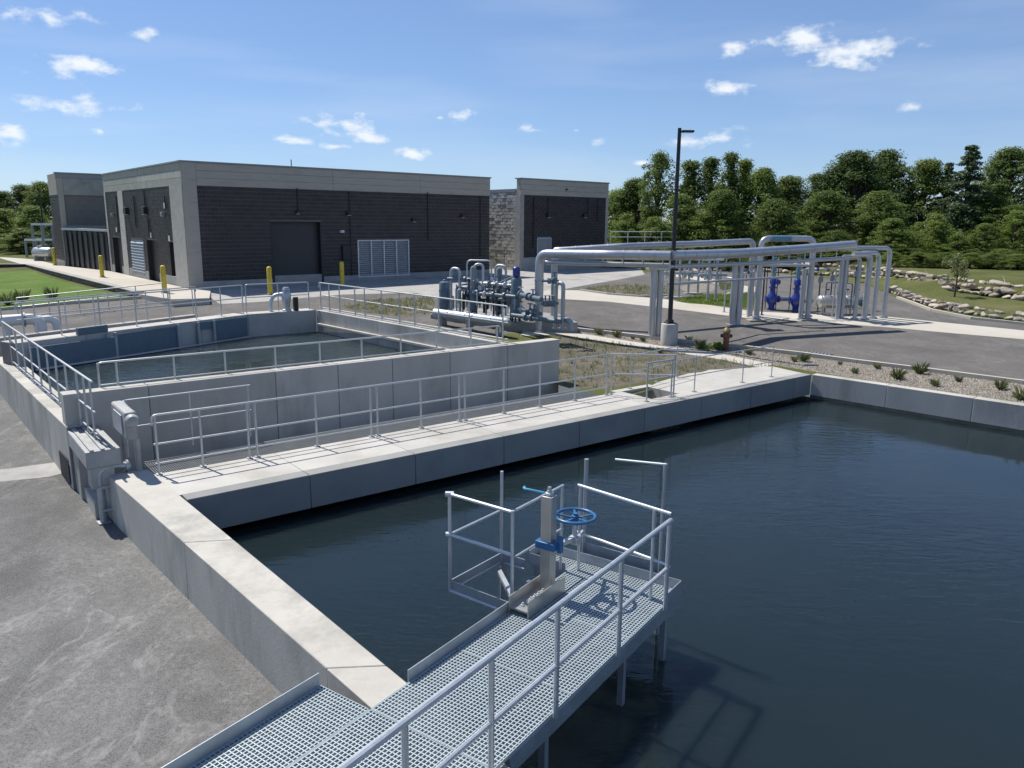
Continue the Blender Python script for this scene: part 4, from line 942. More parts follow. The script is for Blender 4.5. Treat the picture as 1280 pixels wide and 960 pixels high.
# tower block at far left
TC = U(82, 332, 1.05); TC.z = 0
TF = Face(TC, FU, NF); TL = Face(TC, FV, NL)
tzt = DP(80, 215, TC.y).z; tw = thing('tower_block', 'tall pale fronted block with dark recess behind the slatted screen', 'building', (TC.x, TC.y, 1.0))
tlen = 7.2; tdep = max(2.5, min(7, TL.px(64, 260)[0]))
MB().prism(P2([TC + FU * .06 + FV * .06, TC + FU * tlen + FV * .06, TC + FU * tlen + FV * tdep, TC + FU * .06 + FV * tdep]), .4, tzt - .3).build('wall', 'mortar', tw)
tz1 = TF.px(95, 244)[1]
for (a, b) in [(.35, 3.6), (3.6, tlen)]: fbox(TF, tw, 'front_panel', 'conc_old', a + .008, b - .008, tz1, tzt - .4, -.2, .05, .01)
fbox(TF, tw, 'fascia', 'greymetal', .0, tlen, tzt - .395, tzt - .08, -.3, .08, .01)
fbox(TF, tw, 'coping', 'greymetal', -.08, tlen, tzt - .078, tzt, -.4, .12, .01)
fbox(TF, tw, 'pilaster', 'band', .0, .35, .8, tzt - .4, -.3, .06, .01)
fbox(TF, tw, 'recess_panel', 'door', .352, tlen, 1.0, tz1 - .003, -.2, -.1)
blocks(TL, tw, .0, tdep, 1.4, tz1, [], d0=-.04, d1=.02)
fbox(TL, tw, 'flank_panel', 'band', .02, tdep, tz1 + .003, tzt - .08, -.2, .04, .01); fbox(TL, tw, 'plinth', 'conc_old', .02, tdep, .8, 1.4, -.1, .03)
bz = DP(90, 282, TC.y).z
br = [TF.P(.7, bz, .45), TF.P(3.0, bz, .45), TF.P(5.6, bz, .45)]
fbox(TF, tw, 'balcony_slab', 'greymetal', .36, tlen - .2, bz - .2, bz, -.1, .6, .01)
for z in (.5, 1.0): MB().cyl(br[0] + Vector((0, 0, z)), br[2] + Vector((0, 0, z)), .03, 8).build('balcony_rail', 'bluegrey', tw)
for p in lerp(br[0], br[2], 6): MB().cyl(p, p + Vector((0, 0, 1.0)), .025, 8).build('balcony_post', 'bluegrey', tw)
# slatted screen between tower and main building
scr = thing('slatted_screen', 'dark vertical slatted screen beside the sidewalk left of the doors', 'screen', (TC.x, TC.y, 1.0))
s0 = Vector((TC.x, TC.y, 1.0)) + FU * .1; s1 = Vector((BL.x, BL.y, 1.0)) + FV * .12
szt = DP(100, 287, (TC.y + BL.y) / 2).z; k = 0; dd = (s1 - s0); sn = Vector((dd.y, -dd.x, 0)).normalized(); sn = sn if sn.x < 0 else -sn
for i in range(17):
    p = s0.lerp(s1, (i + .5) / 17); MB().box(Vector((p.x, p.y, .95)) + sn * (.1 if i % 2 else .02), dd.length / 17 * .72, .08, szt - 1.0 - (.0 if i % 3 else .12), dd).build('slat', 'black' if i % 3 else 'door', scr)
MB().bar(s0 + Vector((0, 0, szt - 1.0)), s1 + Vector((0, 0, szt - 1.0)), .3, .14).build('top_beam', 'galv', scr)
MB().bar(s0 + Vector((0, 0, .25)) - sn * .2, s1 + Vector((0, 0, .25)) - sn * .2, .12, .7).build('base_wall', 'conc_old', scr)
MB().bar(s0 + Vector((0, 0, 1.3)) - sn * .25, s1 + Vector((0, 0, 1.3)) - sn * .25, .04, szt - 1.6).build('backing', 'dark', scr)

# sidewalk on its block retaining wall, lawn below
swo = [U(-20, 317, 1.06), U(33, 331.5, 1.06), U(105, 350, 1.06), U(172, 367, 1.06), U(215, 374, 1.06), U(262, 372.5, 1.06)]
swi = [BC_ + FU * 1.0 + NF * .06, BC_ + NF * .08 + NL * .08, BL + NL * .07, TC + NL * .3, TC + FV * 30 + NL * .4]
struct(MB().prism(P2(swo + swi), .35, 1.06).build('sidewalk', 'slab', bevel=.02))
rw = thing('retaining_wall', 'dark block retaining wall stepping along the lawn below the sidewalk', 'wall', (swo[1].x, swo[1].y, .3))
for (p, q, nm) in [(swo[1], swo[3], 0), (U(-120, 331.5, 1.06), swo[1], 1)]:
    dd = (q - p); dd.z = 0; dn = Vector((dd.y, -dd.x, 0)).normalized(); dn = dn if dn.dot(-p) > 0 else -dn
    fc = Face(p + dn * .05, dd.normalized(), dn)
    MB().quadbox(fc.P(0, .1, -.02), dd, dn * -.35, Vector((0, 0, 1.0))).build('wall_core', 'mortar', rw)
    blocks(fc, rw, 0, dd.length, .1, 1.1, [], m='block', bw=.45, bh=.2, d0=-.02, d1=.03, jit=.02, single=0)
    fc.box(MB(), 0, dd.length, 1.103, 1.15, -.34, .05).build('cap', 'conc_old', rw, bevel=.01)

# bollards
def bollard(px, py, lab, h=1.25):
    p = UG(px, py); z = zg(p.x, p.y)
    if lab.find('sidewalk') >= 0: p = U(px, py, 1.06); z = 1.06
    t = thing('bollard', lab, 'bollard', (p.x, p.y, z), 'yellow bollards by the buildings')
    MB().lathe((p.x, p.y, z), [(.115, .0), (.115, h - .06), (.09, h - .02), (.04, h)], 14).build('post', 'yellow', t)
    MB().lathe((p.x, p.y, z + .002), [(.17, .0), (.17, .03), (.12, .05)], 14).build('collar', 'conc_old', t)
bollard(206, 366, 'yellow bollard on the sidewalk at the near corner of the long building')
bollard(128, 346.5, 'yellow bollard on the sidewalk in front of the slatted screen')
bollard(69, 331.5, 'yellow bollard on the sidewalk farthest left by the silver tank')
bollard(158, 341, 'yellow bollard on the sidewalk against the flank pilaster, half hidden', 1.1)
bollard(338, 368, 'yellow bollard left of the roller door', 1.3)
bollard(428, 358.5, 'yellow bollard right of the roller door', 1.3)

# ================================================================== PIPE RACK AND PLANT
Z = Vector((0, 0, 1))
def G(p): return Vector((p.x, p.y, zg(p.x, p.y)))
def bands(parent, path, r, step, m='galv_dull'):
    P = [Vector(p) for p in path]
    for a, b in zip(P[:-1], P[1:]):
        l = (b - a).length; n = int(l / step); t = (b - a).normalized()
        for k in range(1, n + 1):
            q = a + t * (k * l / (n + 1)); MB().cyl(q - t * .02, q + t * .02, r + .008, 16).build('jacket_band', m, parent)
A = [DP(678, 318, 28.6), DP(760, 318.5, 27.7), DP(838, 319.5, 27.3), DP(918, 317, 29.7), DP(1000, 311.5, 30.6), DP(1056, 307, 31.2)]
bas = UG(673, 414)
pA = thing('jacketed_pipe', 'long silver jacketed pipe on the front of the pipe rack with tall riser', 'pipe', G(bas))
riser = Vector((bas.x, bas.y, 0))
A[0] = Vector((riser.x + .05, riser.y - .02, A[0].z)); 
MB().tube(fillet([G(bas) + Z * .02, Vector((riser.x, riser.y, A[0].z))] + A[1:3], .35, 7), .165, 18).build('pipe_run', 'jacket', pA)
MB().tube(fillet([A[2] + (A[2] - A[3]).normalized() * -.06, A[3], A[4], A[5], A[5] + (A[5] - A[4]).normalized() * .45], .3, 7), .175, 18).build('pipe_run', 'jacket', pA)
bands(pA, [A[0] + (A[1] - A[0]) * .2, A[1], A[2]], .165, .55); bands(pA, [A[2], A[3], A[4], A[5] - (A[5] - A[4]).normalized() * .4], .175, .7)
MB().cyl(G(bas) + Z * .0, G(bas) + Z * .05, .26, 18).build('flange', 'galv_dull', pA)
for z in (1.0, 1.9): MB().cyl(Vector((riser.x, riser.y, zg(*riser[:2]) + z)), Vector((riser.x, riser.y, zg(*riser[:2]) + z + .05)), .19, 18).build('joint', 'galv_dull', pA)
# rear jacketed pipe
Cc = [DP(700, 313, 31), DP(780, 308, 30.6), DP(870, 305, 32), DP(942, 301.5, 33.2)]
ce = Vector((Cc[3].x + .05, Cc[3].y, zg(Cc[3].x, Cc[3].y) + .02)); cs = Vector((Cc[0].x - .2, Cc[0].y + .1, zg(Cc[0].x, Cc[0].y) + .02))
pC = thing('jacketed_pipe', 'rear silver pipe running behind the front rack pipe with elbow at right end', 'pipe', (Cc[0].x, Cc[0].y, zg(Cc[0].x, Cc[0].y)))
MB().tube(fillet([cs, Vector((cs.x, cs.y, Cc[0].z))] + Cc + [ce], .3, 7), .13, 16).build('pipe_run', 'jacket', pC); bands(pC, Cc, .13, .8)
# lower pipe
Bb = [DP(682, 328, 28.8), DP(760, 330, 27.9), DP(836, 332, 27.5)]
pB = thing('service_pipe', 'slim lower pipe hung below the front rack pipe at left', 'pipe', Bb[0])
MB().tube(Bb, .085, 12).build('pipe_run', 'jacket', pB)
for f in np.linspace(.05, .95, 7):
    a = along(Bb, f); b = along(A[:3], f); MB().cyl(a + Z * .05, b - Z * .1, .022, 8).build('hanger', 'galv', pB)
pB2 = thing('service_pipe', 'slim lower pipe hung below the rack between support columns and arch', 'pipe', A[2] - Z * .4)
q = [A[2] - Z * .38, A[3] - Z * .4, A[4] - Z * .45, A[5] - Z * .5]
MB().tube(q, .075, 12).build('pipe_run', 'jacket', pB2)
for f in np.linspace(.04, .96, 12): a = along(q, f); b = along(A[2:], f); MB().cyl(a + Z * .05, b - Z * .1, .02, 8).build('hanger', 'galv', pB2)
q2 = [p - Z * .62 - Vector((0, -.25, 0)) for p in q[:3]]
pB3 = thing('conduit_run', 'thin grey conduit run below the middle of the rack', 'conduit', q2[0]); MB().tube(q2, .045, 10).build('conduit', 'galv_dull', pB3)
for f in (.1, .35, .6, .85): a = along(q2, f); MB().cyl(a, a + Z * .25 + Vector((0, -.2, 0)), .018, 6).build('hanger', 'galv_dull', pB3)
# support columns (pairs)
def column_pair(px, py, top, lab, sep=.26, r=.115):
    p = UG(px, py); t = thing('support_column', lab, 'column', G(p), 'rack support columns')
    d = Vector((1, .25, 0)).normalized()
    for s in (-1, 1):
        b = G(p) + d * sep / 2 * s; b.z = zg(b.x, b.y); MB().cyl(b + Z * .01, Vector((b.x, b.y, top)), r, 16).build('column', 'jacket', t)
    MB().box(G(p), .62, .4, .03, d).build('base_plate', 'galv_dull', t)
    MB().box(Vector((p.x, p.y, top)), .8, .3, .1, d).build('head_plate', 'galv', t)
    return p
column_pair(818, 423, A[2].z - .55, 'paired silver columns carrying the rack left of the lamp post')
column_pair(918, 406, A[3].z - .5, 'paired silver columns carrying the rack right of the lamp post')
column_pair(1049, 398, A[5].z - .62, 'paired silver columns at the right end of the rack', .2, .1)
# arch
aL = UG(945, 401); aR = UG(1009, 400); zt = 3.82
ar = thing('pipe_arch', 'blue grey pipe arch straddling the rack on two bolted feet', 'pipe', G(aL))
ar_path = fillet([G(aL) + Z * .05, Vector((aL.x, aL.y, zt)), Vector((aR.x, aR.y, zt)), G(aR) + Z * .05], .32, 8)
MB().tube(ar_path, .12, 16).build('arch_pipe', 'jacket', ar)
MB().tube([Vector((aL.x + .35, aL.y, zt)), Vector((aR.x - .35, aR.y, zt))], .126, 16).build('top_sleeve', 'teal', ar)
MB().tube([Vector((aL.x, aL.y, 2.75)), Vector((aR.x, aR.y, 2.75))], .06, 10).build('cross_bar', 'galv', ar)
b2 = Vector((aR.x - .28, aR.y, 0)); MB().cyl(Vector((b2.x, b2.y, zg(*b2[:2]) + .02)), Vector((b2.x, b2.y, 2.6)), .1, 14).build('inner_leg', 'jacket', ar)
for p in (aL, aR):
    MB().box(G(p), .7, .5, .05, Vector((1, .1, 0))).build('foot_plate', 'conc_old', ar)
    MB().cyl(G(p) + Z * .14, G(p) + Z * .2, .19, 16).build('flange', 'galv_dull', ar); MB().cyl(G(p) + Z * .05, G(p) + Z * .09, .19, 16).build('flange', 'galv_dull', ar)
# risers at the right end
zr_ = [(1068, 399, 3.1, .085), (1080, 399, 3.2, .12), (1091, 398, 3.25, .095), (1104, 397, 3.45, .095)]
for i, (x, y, zt_, r) in enumerate(zr_):
    p = UG(x, y); g = G(p)
    t = thing('riser_pipe', ['first silver riser pipe right of the end columns', 'thickest silver riser pipe in the right end cluster', 'third silver riser pipe in the right end cluster', 'outermost silver riser pipe with elbow at the right end of the rack'][i], 'pipe', g, 'riser pipes at the rack end')
    back = Vector((-.8, -.2, 0)) if i < 3 else Vector((-2.2, -.3, 0))
    MB().tube(fillet([g + Z * .03, Vector((p.x, p.y, zt_)), Vector((p.x, p.y, zt_)) + back], .28, 7), r, 16).build('pipe_run', 'jacket', t)
    MB().cyl(g, g + Z * .06, r + .08, 16).build('flange', 'galv_dull', t)
    for z in (1.0, 2.0): MB().cyl(g + Z * z, g + Z * (z + .04), r + .012, 16).build('jacket_band', 'galv_dull', t)
# blue pumps
def pump(px, py, lab):
    p = G(UG(px, py)); t = thing('blue_pump', lab, 'pump', p, 'blue pumps under the rack')
    MB().lathe(p, [(.2, .0), (.2, .05), (.13, .06), (.14, .2), (.21, .32), (.24, .48), (.21, .62), (.13, .74), (.11, .95), (.17, .96), (.17, 1.02), (.11, 1.03), (.11, 1.13), (.16, 1.18), (.15, 1.36), (.10, 1.42)], 20).build('pump_body', 'blue', t)
    MB().cyl(p + Z * 1.4, Vector((p.x, p.y, 2.95)), .1, 14).build('discharge_riser', 'teal', t)
    for s in (-1, 1):
        MB().lathe(p + Vector((s * .16, 0, .48)), [(.1, 0), (.1, .1), (.16, .105), (.16, .15)], 16, Vector((s, .1, 0))).build('side_flange', 'blue', t)
    MB().cyl(p + Vector((.36, .03, .48)), p + Vector((.75, .1, .48)), .11, 14).build('suction_pipe', 'jacket', t)
    MB().lathe(p + Vector((.1, -.2, 1.25)), [(.05, 0), (.05, .08), (.12, .085), (.12, .11)], 12, Vector((.2, -1, 0))).build('valve_wheel', 'blue', t)
    for s in (-.24, .24): MB().cyl(p + Vector((s, .14, .0)), p + Vector((s, .14, 2.0)), .02, 6).build('stay_rod', 'black', t)
pump(964, 387, 'left bright blue pump under the pipe arch')
pump(994, 389, 'right bright blue pump under the pipe arch')
# silver drum
p = G(UG(1046, 393)); d = Vector((1, .12, 0)).normalized(); t = thing('filter_drum', 'silver horizontal filter drum beside the blue pumps', 'drum', p)
c = p + Z * .55
MB().lathe(c - d * .85, [(.1, -.12), (.22, -.06), (.27, .0), (.27, 1.4), (.22, 1.46), (.15, 1.5)], 22, d).build('shell', 'stainless', t)
for s in (-.75, -.3, .3, .5): MB().lathe(c + d * s, [(.29, 0), (.29, .05)], 22, d).build('band', 'galv', t)
for s in (-.6, .35):
    for e in (-.18, .18): MB().cyl(p + d * s + Vector((0, e, 0)), p + d * s + Vector((0, e, .5)), .025, 8).build('leg', 'galv_dull', t)
MB().cyl(c + d * .6, c + d * 1.25, .14, 16).build('outlet_pipe', 'bluegrey', t)
for s in (.75, 1.05): MB().lathe(c + d * s, [(.22, 0), (.22, .06)], 16, d).build('flange', 'bluegrey', t)
for s in (-.5, 0., .4, .9): 
    o = MB().cyl(c + d * s + Z * .25, c + d * s + Z * .5, .025, 8).build('gauge_stem', 'galv', t); MB().lathe(c + d * s + Z * .5, [(.06, 0), (.06, .05), (.02, .06)], 10).build('gauge', 'black', o)
for k, (x, y, h) in enumerate([(1022, 389, 1.7), (1037, 384, 1.6), (1054, 383, 1.5), (1066, 386, 1.9)]):
    p = G(UG(x, y)); t = thing('instrument_stand', ['thin dark instrument stand left of the silver drum', 'thin dark instrument stand behind the middle of the drum', 'thin dark instrument stand behind the right half of the drum', 'tall dark instrument stand by the end columns'][k], 'stand', p)
    MB().cyl(p, p + Z * h, .03, 8).build('post', 'black', t); MB().box(p + Z * (h * .75), .22, .1, .28, d).build('head', 'greymetal', t, bevel=.02); MB().box(p, .2, .2, .02, d).build('foot', 'greymetal', t)
    if k == 3: MB().tube([p + Z * 1.2, p + Z * 1.2 + d * .7], .02, 8).build('arm', 'black', t)
rk = random.Random(21)
for k, (x0, y0, x1, y1, z, lab) in enumerate([(926, 398, 952, 393, 1.9, 'thin grey branch pipe left of the arch leg'), (952, 394, 1000, 396, 2.3, 'thin branch pipe crossing between the blue pumps'), (1000, 396, 1040, 396, 2.0, 'thin branch pipe above the silver drum'), (1030, 391, 1062, 395, 1.35, 'low dark branch pipe behind the silver drum'), (905, 390, 935, 396, 1.5, 'thin branch pipe by the right support columns')]):
    a, b = G(UG(x0, y0)), G(UG(x1, y1)); t = thing('branch_pipe', lab, 'pipe', a)
    MB().tube(fillet([a + Z * .01, Vector((a.x, a.y, a.z + z)), Vector((b.x, b.y, a.z + z)), b + Z * .01], .1, 4), .035, 8).build('pipe_run', ['galv_dull', 'black', 'galv_dull', 'bluegrey', 'galv_dull'][k], t)
    for f in (.25, .5, .75):
        c = Vector((a.x, a.y, a.z + z)).lerp(Vector((b.x, b.y, a.z + z)), f + rk.uniform(-.08, .08)); v_ = MB().lathe(c - Z * .06, [(.05, 0), (.07, .05), (.05, .12), (.02, .13), (.02, .24)], 10).build('valve', rk.choice(['bluegrey', 'galv', 'blue']), t); MB().lathe(c + Z * .18, [(.07, 0), (.07, .015)], 10).build('valve_wheel', 'black', v_)
    for q_ in (a, b): MB().cyl(q_, q_ + Z * .02, .08, 10).build('flange', 'galv_dull', t)
# small rear pipe stands seen below the rack
for i, (x, y, w_, zt_) in enumerate([(866, 367, .5, 2.6), (889, 376, .4, 2.7), (842, 372, .5, 2.7)]):
    p = G(UG(x, y)); t = thing('pipe_stand', ['grey pipe stand on the gravel island beneath the rack', 'taller grey pipe stand in front of the gravel island', 'grey pipe stand just left of the lamp post behind the columns'][i], 'stand', p)
    for s in (-w_ / 2, w_ / 2): MB().cyl(p + d * s, Vector((p.x, p.y, zt_)) + d * s, .06, 10).build('post', 'galv_dull', t)
    MB().cyl(Vector((p.x, p.y, zt_ - .7)) - d * (w_ + .3), Vector((p.x, p.y, zt_ - .7)) + d * (w_ + .3), .07, 10).build('cross_pipe', 'galv_dull', t)
    MB().cyl(Vector((p.x, p.y, zt_)) - d * (w_ + .1), Vector((p.x, p.y, zt_)) + d * (w_ + .1), .05, 10).build('cap_beam', 'galv', t)
    for s in (-w_ * .9, -.1, w_ * .9):
        MB().lathe(Vector((p.x, p.y, zt_ - .95)) + d * s, [(.05, 0), (.09, .08), (.09, .18), (.04, .22), (.04, .5)], 10).build('valve', 'galv', t)
    MB().box(p, w_ + .4, .4, .04, d).build('base_plate', 'conc_old', t)

# ---- treatment skid with vertical vessels
pad = [UG(538, 398), UG(640, 414), UG(722, 416), UG(700, 399), UG(640, 389), UG(560, 386)]
pz = max(zg(p.x, p.y) for p in pad) + .05
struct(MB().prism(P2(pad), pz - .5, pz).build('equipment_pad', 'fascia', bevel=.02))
def vpos(px, py): return U(px, py, pz)
def skid_vessel(lab, px, py, ytop, rpx, m, m2=None, extra=None):
    p = vpos(px, py); r = rpx * p.y / 990; zt_ = DP(px, ytop, p.y).z; h = zt_ - pz
    t = thing('pressure_vessel', lab, 'vessel', p, 'vertical vessels on the treatment skid')
    for k in range(3):
        a = k * 2.09 + .4; MB().cyl(p + Vector((math.cos(a), math.sin(a), 0)) * r * .8, p + Vector((math.cos(a), math.sin(a), 0)) * r * .8 + Z * .3, .03, 8).build('leg', 'black', t)
    hb = h * (.62 if m2 else .92)
    MB().lathe(p, [(r * .4, .16), (r * .85, .2), (r, .3), (r, hb - .1), (r * .85, hb - .03), (r * .4, hb)], 20).build('shell', m, t)
    for f in (.35, .7): MB().lathe(p + Z * (hb * f), [(r + .02, 0), (r + .02, .06)], 20).build('flange', m, t)
    if m2: MB().lathe(p + Z * (hb - .02), [(r * .78, 0), (r * .78, h - hb - .1), (r * .6, h - hb - .02), (r * .25, h - hb)], 18).build('upper_shell', m2, t)
    else: MB().lathe(p + Z * hb, [(r * .3, 0), (r * .3, .06), (r * .12, .08), (r * .12, h - hb)], 12).build('nozzle', m, t)
    return t, p, r, h
t1, p1, r1, h1 = skid_vessel('squat blue grey vessel at the left end of the skid', 556, 393, 348, 7, 'bluegrey')
t2, p2, r2, h2 = skid_vessel('slim vessel with pale domed top, second from left on the skid', 592, 396, 332, 5.2, 'steelblue', 'greymetal')
t3, p3, r3, h3 = skid_vessel('grey green vessel in the middle of the skid', 624, 398, 334, 4.6, 'steelblue', 'steelblue')
t4, p4, r4, h4 = skid_vessel('darkest blue vessel with motor on top at the right of the skid', 645, 402, 342, 7, 'bluegrey')
MB().lathe(p4 + Z * (h4 * .93), [(.1, 0), (.14, .03), (.14, .34), (.1, .38)], 16).build('motor', 'blue', t4)
MB().tube(fillet([p2 + Z * (h2 - .25), p2 + Vector((.05, -.1, h2 + .06)), p2 + Vector((.38, -.1, h2 + .06)), p2 + Vector((.38, -.1, .8))], .16, 6), .05, 10).build('vent_bend', 'galv', t2)
def loop(lab, a, b, top, r=.06, m='galv_dull'):
    t = thing('pipe_loop', lab, 'pipe', a); MB().tube(fillet([a, Vector((a.x, a.y, top)), Vector((b.x, b.y, top)), b], .2, 7), r, 10).build('pipe_run', m, t)
    MB().cyl(a, a + Z * .03, r + .05, 12).build('flange', m, t); return t
loop('inverted U shaped vent pipe beside the squat skid vessel', vpos(564, 394), vpos(575, 395), DP(570, 335, p1.y).z)
loop('inverted U shaped pipe behind the middle skid vessel', vpos(619, 393), vpos(632, 394), DP(624, 334, p3.y).z, .05)
loop('tall thin pipe loop crossing behind the skid vessels', vpos(584, 388), vpos(614, 389), DP(600, 328, 31).z, .035)
loop('pair of grey bends dropping from the rack right of the riser', vpos(694, 411), vpos(703, 412), DP(697, 350, 28.5).z, .075)
loop('low gooseneck pipe at the right end of the skid pad', vpos(703, 411), vpos(714, 413), DP(708, 396, 28).z, .09)
mani = thing('skid_manifold', 'tangle of valves and small pipes between the skid vessels', 'pipework', vpos(600, 396))
rr = random.Random(5)
for i, (xa, ya, xb, yb, z, r) in enumerate([(560, 394, 592, 396, 1.45, .06), (592, 397, 645, 403, .95, .075), (600, 394, 650, 399, .6, .06), (575, 392, 640, 398, 1.2, .045), (645, 402, 676, 412, 1.05, .09), (645, 402, 676, 410, .5, .07), (605, 398, 640, 402, 1.35, .06), (676, 412, 697, 411, .9, .05), (676, 413, 697, 412, 1.7, .04), (640, 404, 700, 413, .3, .08)]):
    a, b = vpos(xa, ya) + Z * z, vpos(xb, yb) + Z * z; MB().cyl(a, b, r, 10).build('pipe', ['steelblue', 'bluegrey', 'galv_dull', 'bluegrey'][i % 4], mani)
    for f in (.25, .5, .75):
        c = a.lerp(b, f + rr.uniform(-.08, .08)); dr = (b - a).normalized()
        if rr.random() < .6: MB().lathe(c - dr * .04, [(r + .06, 0), (r + .06, .08)], 12, dr).build('flange', 'steelblue', mani)
        if rr.random() < .55:
            v_ = MB().lathe(c, [(.08, -.1), (.11, 0), (.08, .1), (.03, .12), (.03, .28)], 10).build('valve', rr.choice(['bluegrey', 'galv', 'steelblue']), mani)
            MB().tube([c + Z * .28 + Vector((math.cos(q_) * .09, math.sin(q_) * .09, 0)) for q_ in np.linspace(0, 6.28, 13)[:-1]], .012, 6, closed=True).build('valve_wheel', rr.choice(['black', 'blue', 'galv']), v_)
for i in range(42):
    a = vpos(566 + (i * 7.3) % 84 + rr.uniform(-3, 3), 392 + ((i * 7.3) % 84) * .11 + rr.uniform(-2, 3)); z0_ = rr.uniform(.15, .9); b_ = vpos(566 + (i * 11.7) % 84, 392 + ((i * 11.7) % 84) * .11); MB().tube(fillet([a + Z * z0_, a + Z * (z0_ + rr.uniform(.3, .8)), Vector((b_.x, b_.y, pz + z0_ + .5)).lerp(a + Z * (z0_ + .5), .6)], .08, 3), rr.choice([.025, .035, .05]), 8).build('small_pipe', rr.choice(['bluegrey', 'steelblue', 'black', 'galv_dull']), mani)
for i in range(9):
    a = vpos(568 + i * 10 + rr.uniform(-3, 3), 393 + i * 1.1 + rr.uniform(-1, 2)); MB().cyl(a, a + Z * rr.uniform(.7, 1.9), .03, 8).build('standpipe', rr.choice(['galv_dull', 'steelblue', 'black']), mani)
for i in range(6):
    a = vpos(600 + i * 7, 397 + i * .8); MB().box(a + Z * rr.uniform(.9, 1.5), .16, .12, .2, d).build('instrument', rr.choice(['white', 'galv', 'greymetal']), mani, bevel=.02)
# long header pipe in front
ha, hb_ = DP(544, 391, p1.y - 1.0), DP(634, 403, p4.y - 1.2); hd = (hb_ - ha).normalized()
hp = thing('header_pipe', 'fat white grey header pipe lying in front of the skid vessels', 'pipe', Vector((ha.x, ha.y, pz)))
MB().lathe(ha, [(.1, -.08), (.17, 0), (.17, (hb_ - ha).length), (.1, (hb_ - ha).length + .1)], 18, hd).build('shell', 'galv_dull', hp)
for f in (.2, .45, .55, .8): MB().lathe(ha.lerp(hb_, f), [(.19, 0), (.19, .05)], 18, hd).build('band', 'galv_dull', hp)
for f in (.12, .5, .9):
    q = ha.lerp(hb_, f); zb_ = zg(q.x, q.y); MB().box(Vector((q.x, q.y, zb_)), .12, .3, q.z - zb_ - .1, hd).build('saddle', 'conc_old', hp)

# ---- white equipment by the tanks
q = Vector((UBC.x - .95, UBC.y - .42, 1.15))
wp_ = thing('white_pump', 'white painted pump with spout on the far corner of the upper tank', 'pump', q)
MB().lathe(q, [(.16, 0), (.16, .06), (.11, .08), (.13, .3), (.17, .45), (.17, .62), (.12, .7), (.14, .78), (.1, .86)], 16).build('pump_body', 'galv', wp_)
MB().tube(fillet([q + Z * .62 + Vector((-.12, -.05, 0)), q + Vector((-.4, -.15, .58)), q + Vector((-.52, -.2, .36)), q + Vector((-.52, -.2, .0))], .15), .07, 12).build('spout', 'galv', wp_)
MB().box(q + Vector((.3, .1, 0)), .16, .16, .5, UT).build('motor_box', 'black', wp_, bevel=.02)
for i, (x, y, r, lab) in enumerate([(22, 424, .32, 'large white pipe hoop behind the upper tank at far left'), (42, 420, .22, 'smaller white pipe hoop with valve behind the upper tank')]):
    c = UG(x, y); c.z = max(zg(c.x, c.y), 0); t = thing('pipe_hoop', lab, 'pipe', c)
    dx = Vector((.8, .6, 0)); hz_ = DP(x, 400, c.y).z
    MB().tube(fillet([c - dx * .75, Vector((c.x, c.y, hz_)) - dx * .75, Vector((c.x, c.y, hz_)) + dx * .75, c + dx * .75], .6, 9), r * .62, 16).build('pipe_run', 'white', t)
    for s in (-.75, .75): MB().cyl(c + dx * s, c + dx * s + Z * .06, r, 16).build('flange', 'greymetal', t)
    MB().lathe(Vector((c.x, c.y, hz_)) + dx * .2, [(r * .8, 0), (r * .8, .1)], 16, dx).build('joint', 'greymetal', t)
# ---- far left equipment
p = U(56, 326, 1.06); t = thing('silver_tank', 'silver horizontal tank at the far end of the sidewalk', 'tank', p); dx = Vector((.8, -.3, 0)).normalized()
MB().lathe(p + Z * .62 - dx * .9, [(.2, -.1), (.36, -.03), (.42, .05), (.42, 1.7), (.36, 1.78), (.2, 1.85)], 20, dx).build('shell', 'stainless', t)
for s in (-.6, .6): MB().box(p + dx * s, .15, .8, .35, dx).build('saddle', 'conc_old', t)
MB().lathe(p + Z * 1.02 - dx * .4, [(.12, 0), (.12, .1), (.18, .11), (.18, .15)], 12).build('manway', 'galv', t)
p = U(61, 323, 1.06) + FV * 1.5; t = thing('steel_frame', 'pale grey steel platform frame beside the tower block', 'frame', p)
for (h_, w1) in ((2.7, 1.1), (1.4, 2.0)):
    for s in (-w1 / 2, w1 / 2):
        for e in (-.5, .5): MB().box(p + dx * (s - (w1 - 1.1) * .6) + Vector((.3 * e, e, 0)), .14, .14, h_, dx).build('post', 'greymetal', t)
    for e in (-.5, .5): MB().bar(p + dx * (-w1 / 2 - (w1 - 1.1) * .6) + Vector((.3 * e, e, h_ + .08)), p + dx * (w1 / 2 - (w1 - 1.1) * .6) + Vector((.3 * e, e, h_ + .08)), .16, .16).build('beam', 'white', t)
MB().box(p + Z * .0, .5, .5, 1.1, dx).build('cabinet', 'greymetal', t, bevel=.02)
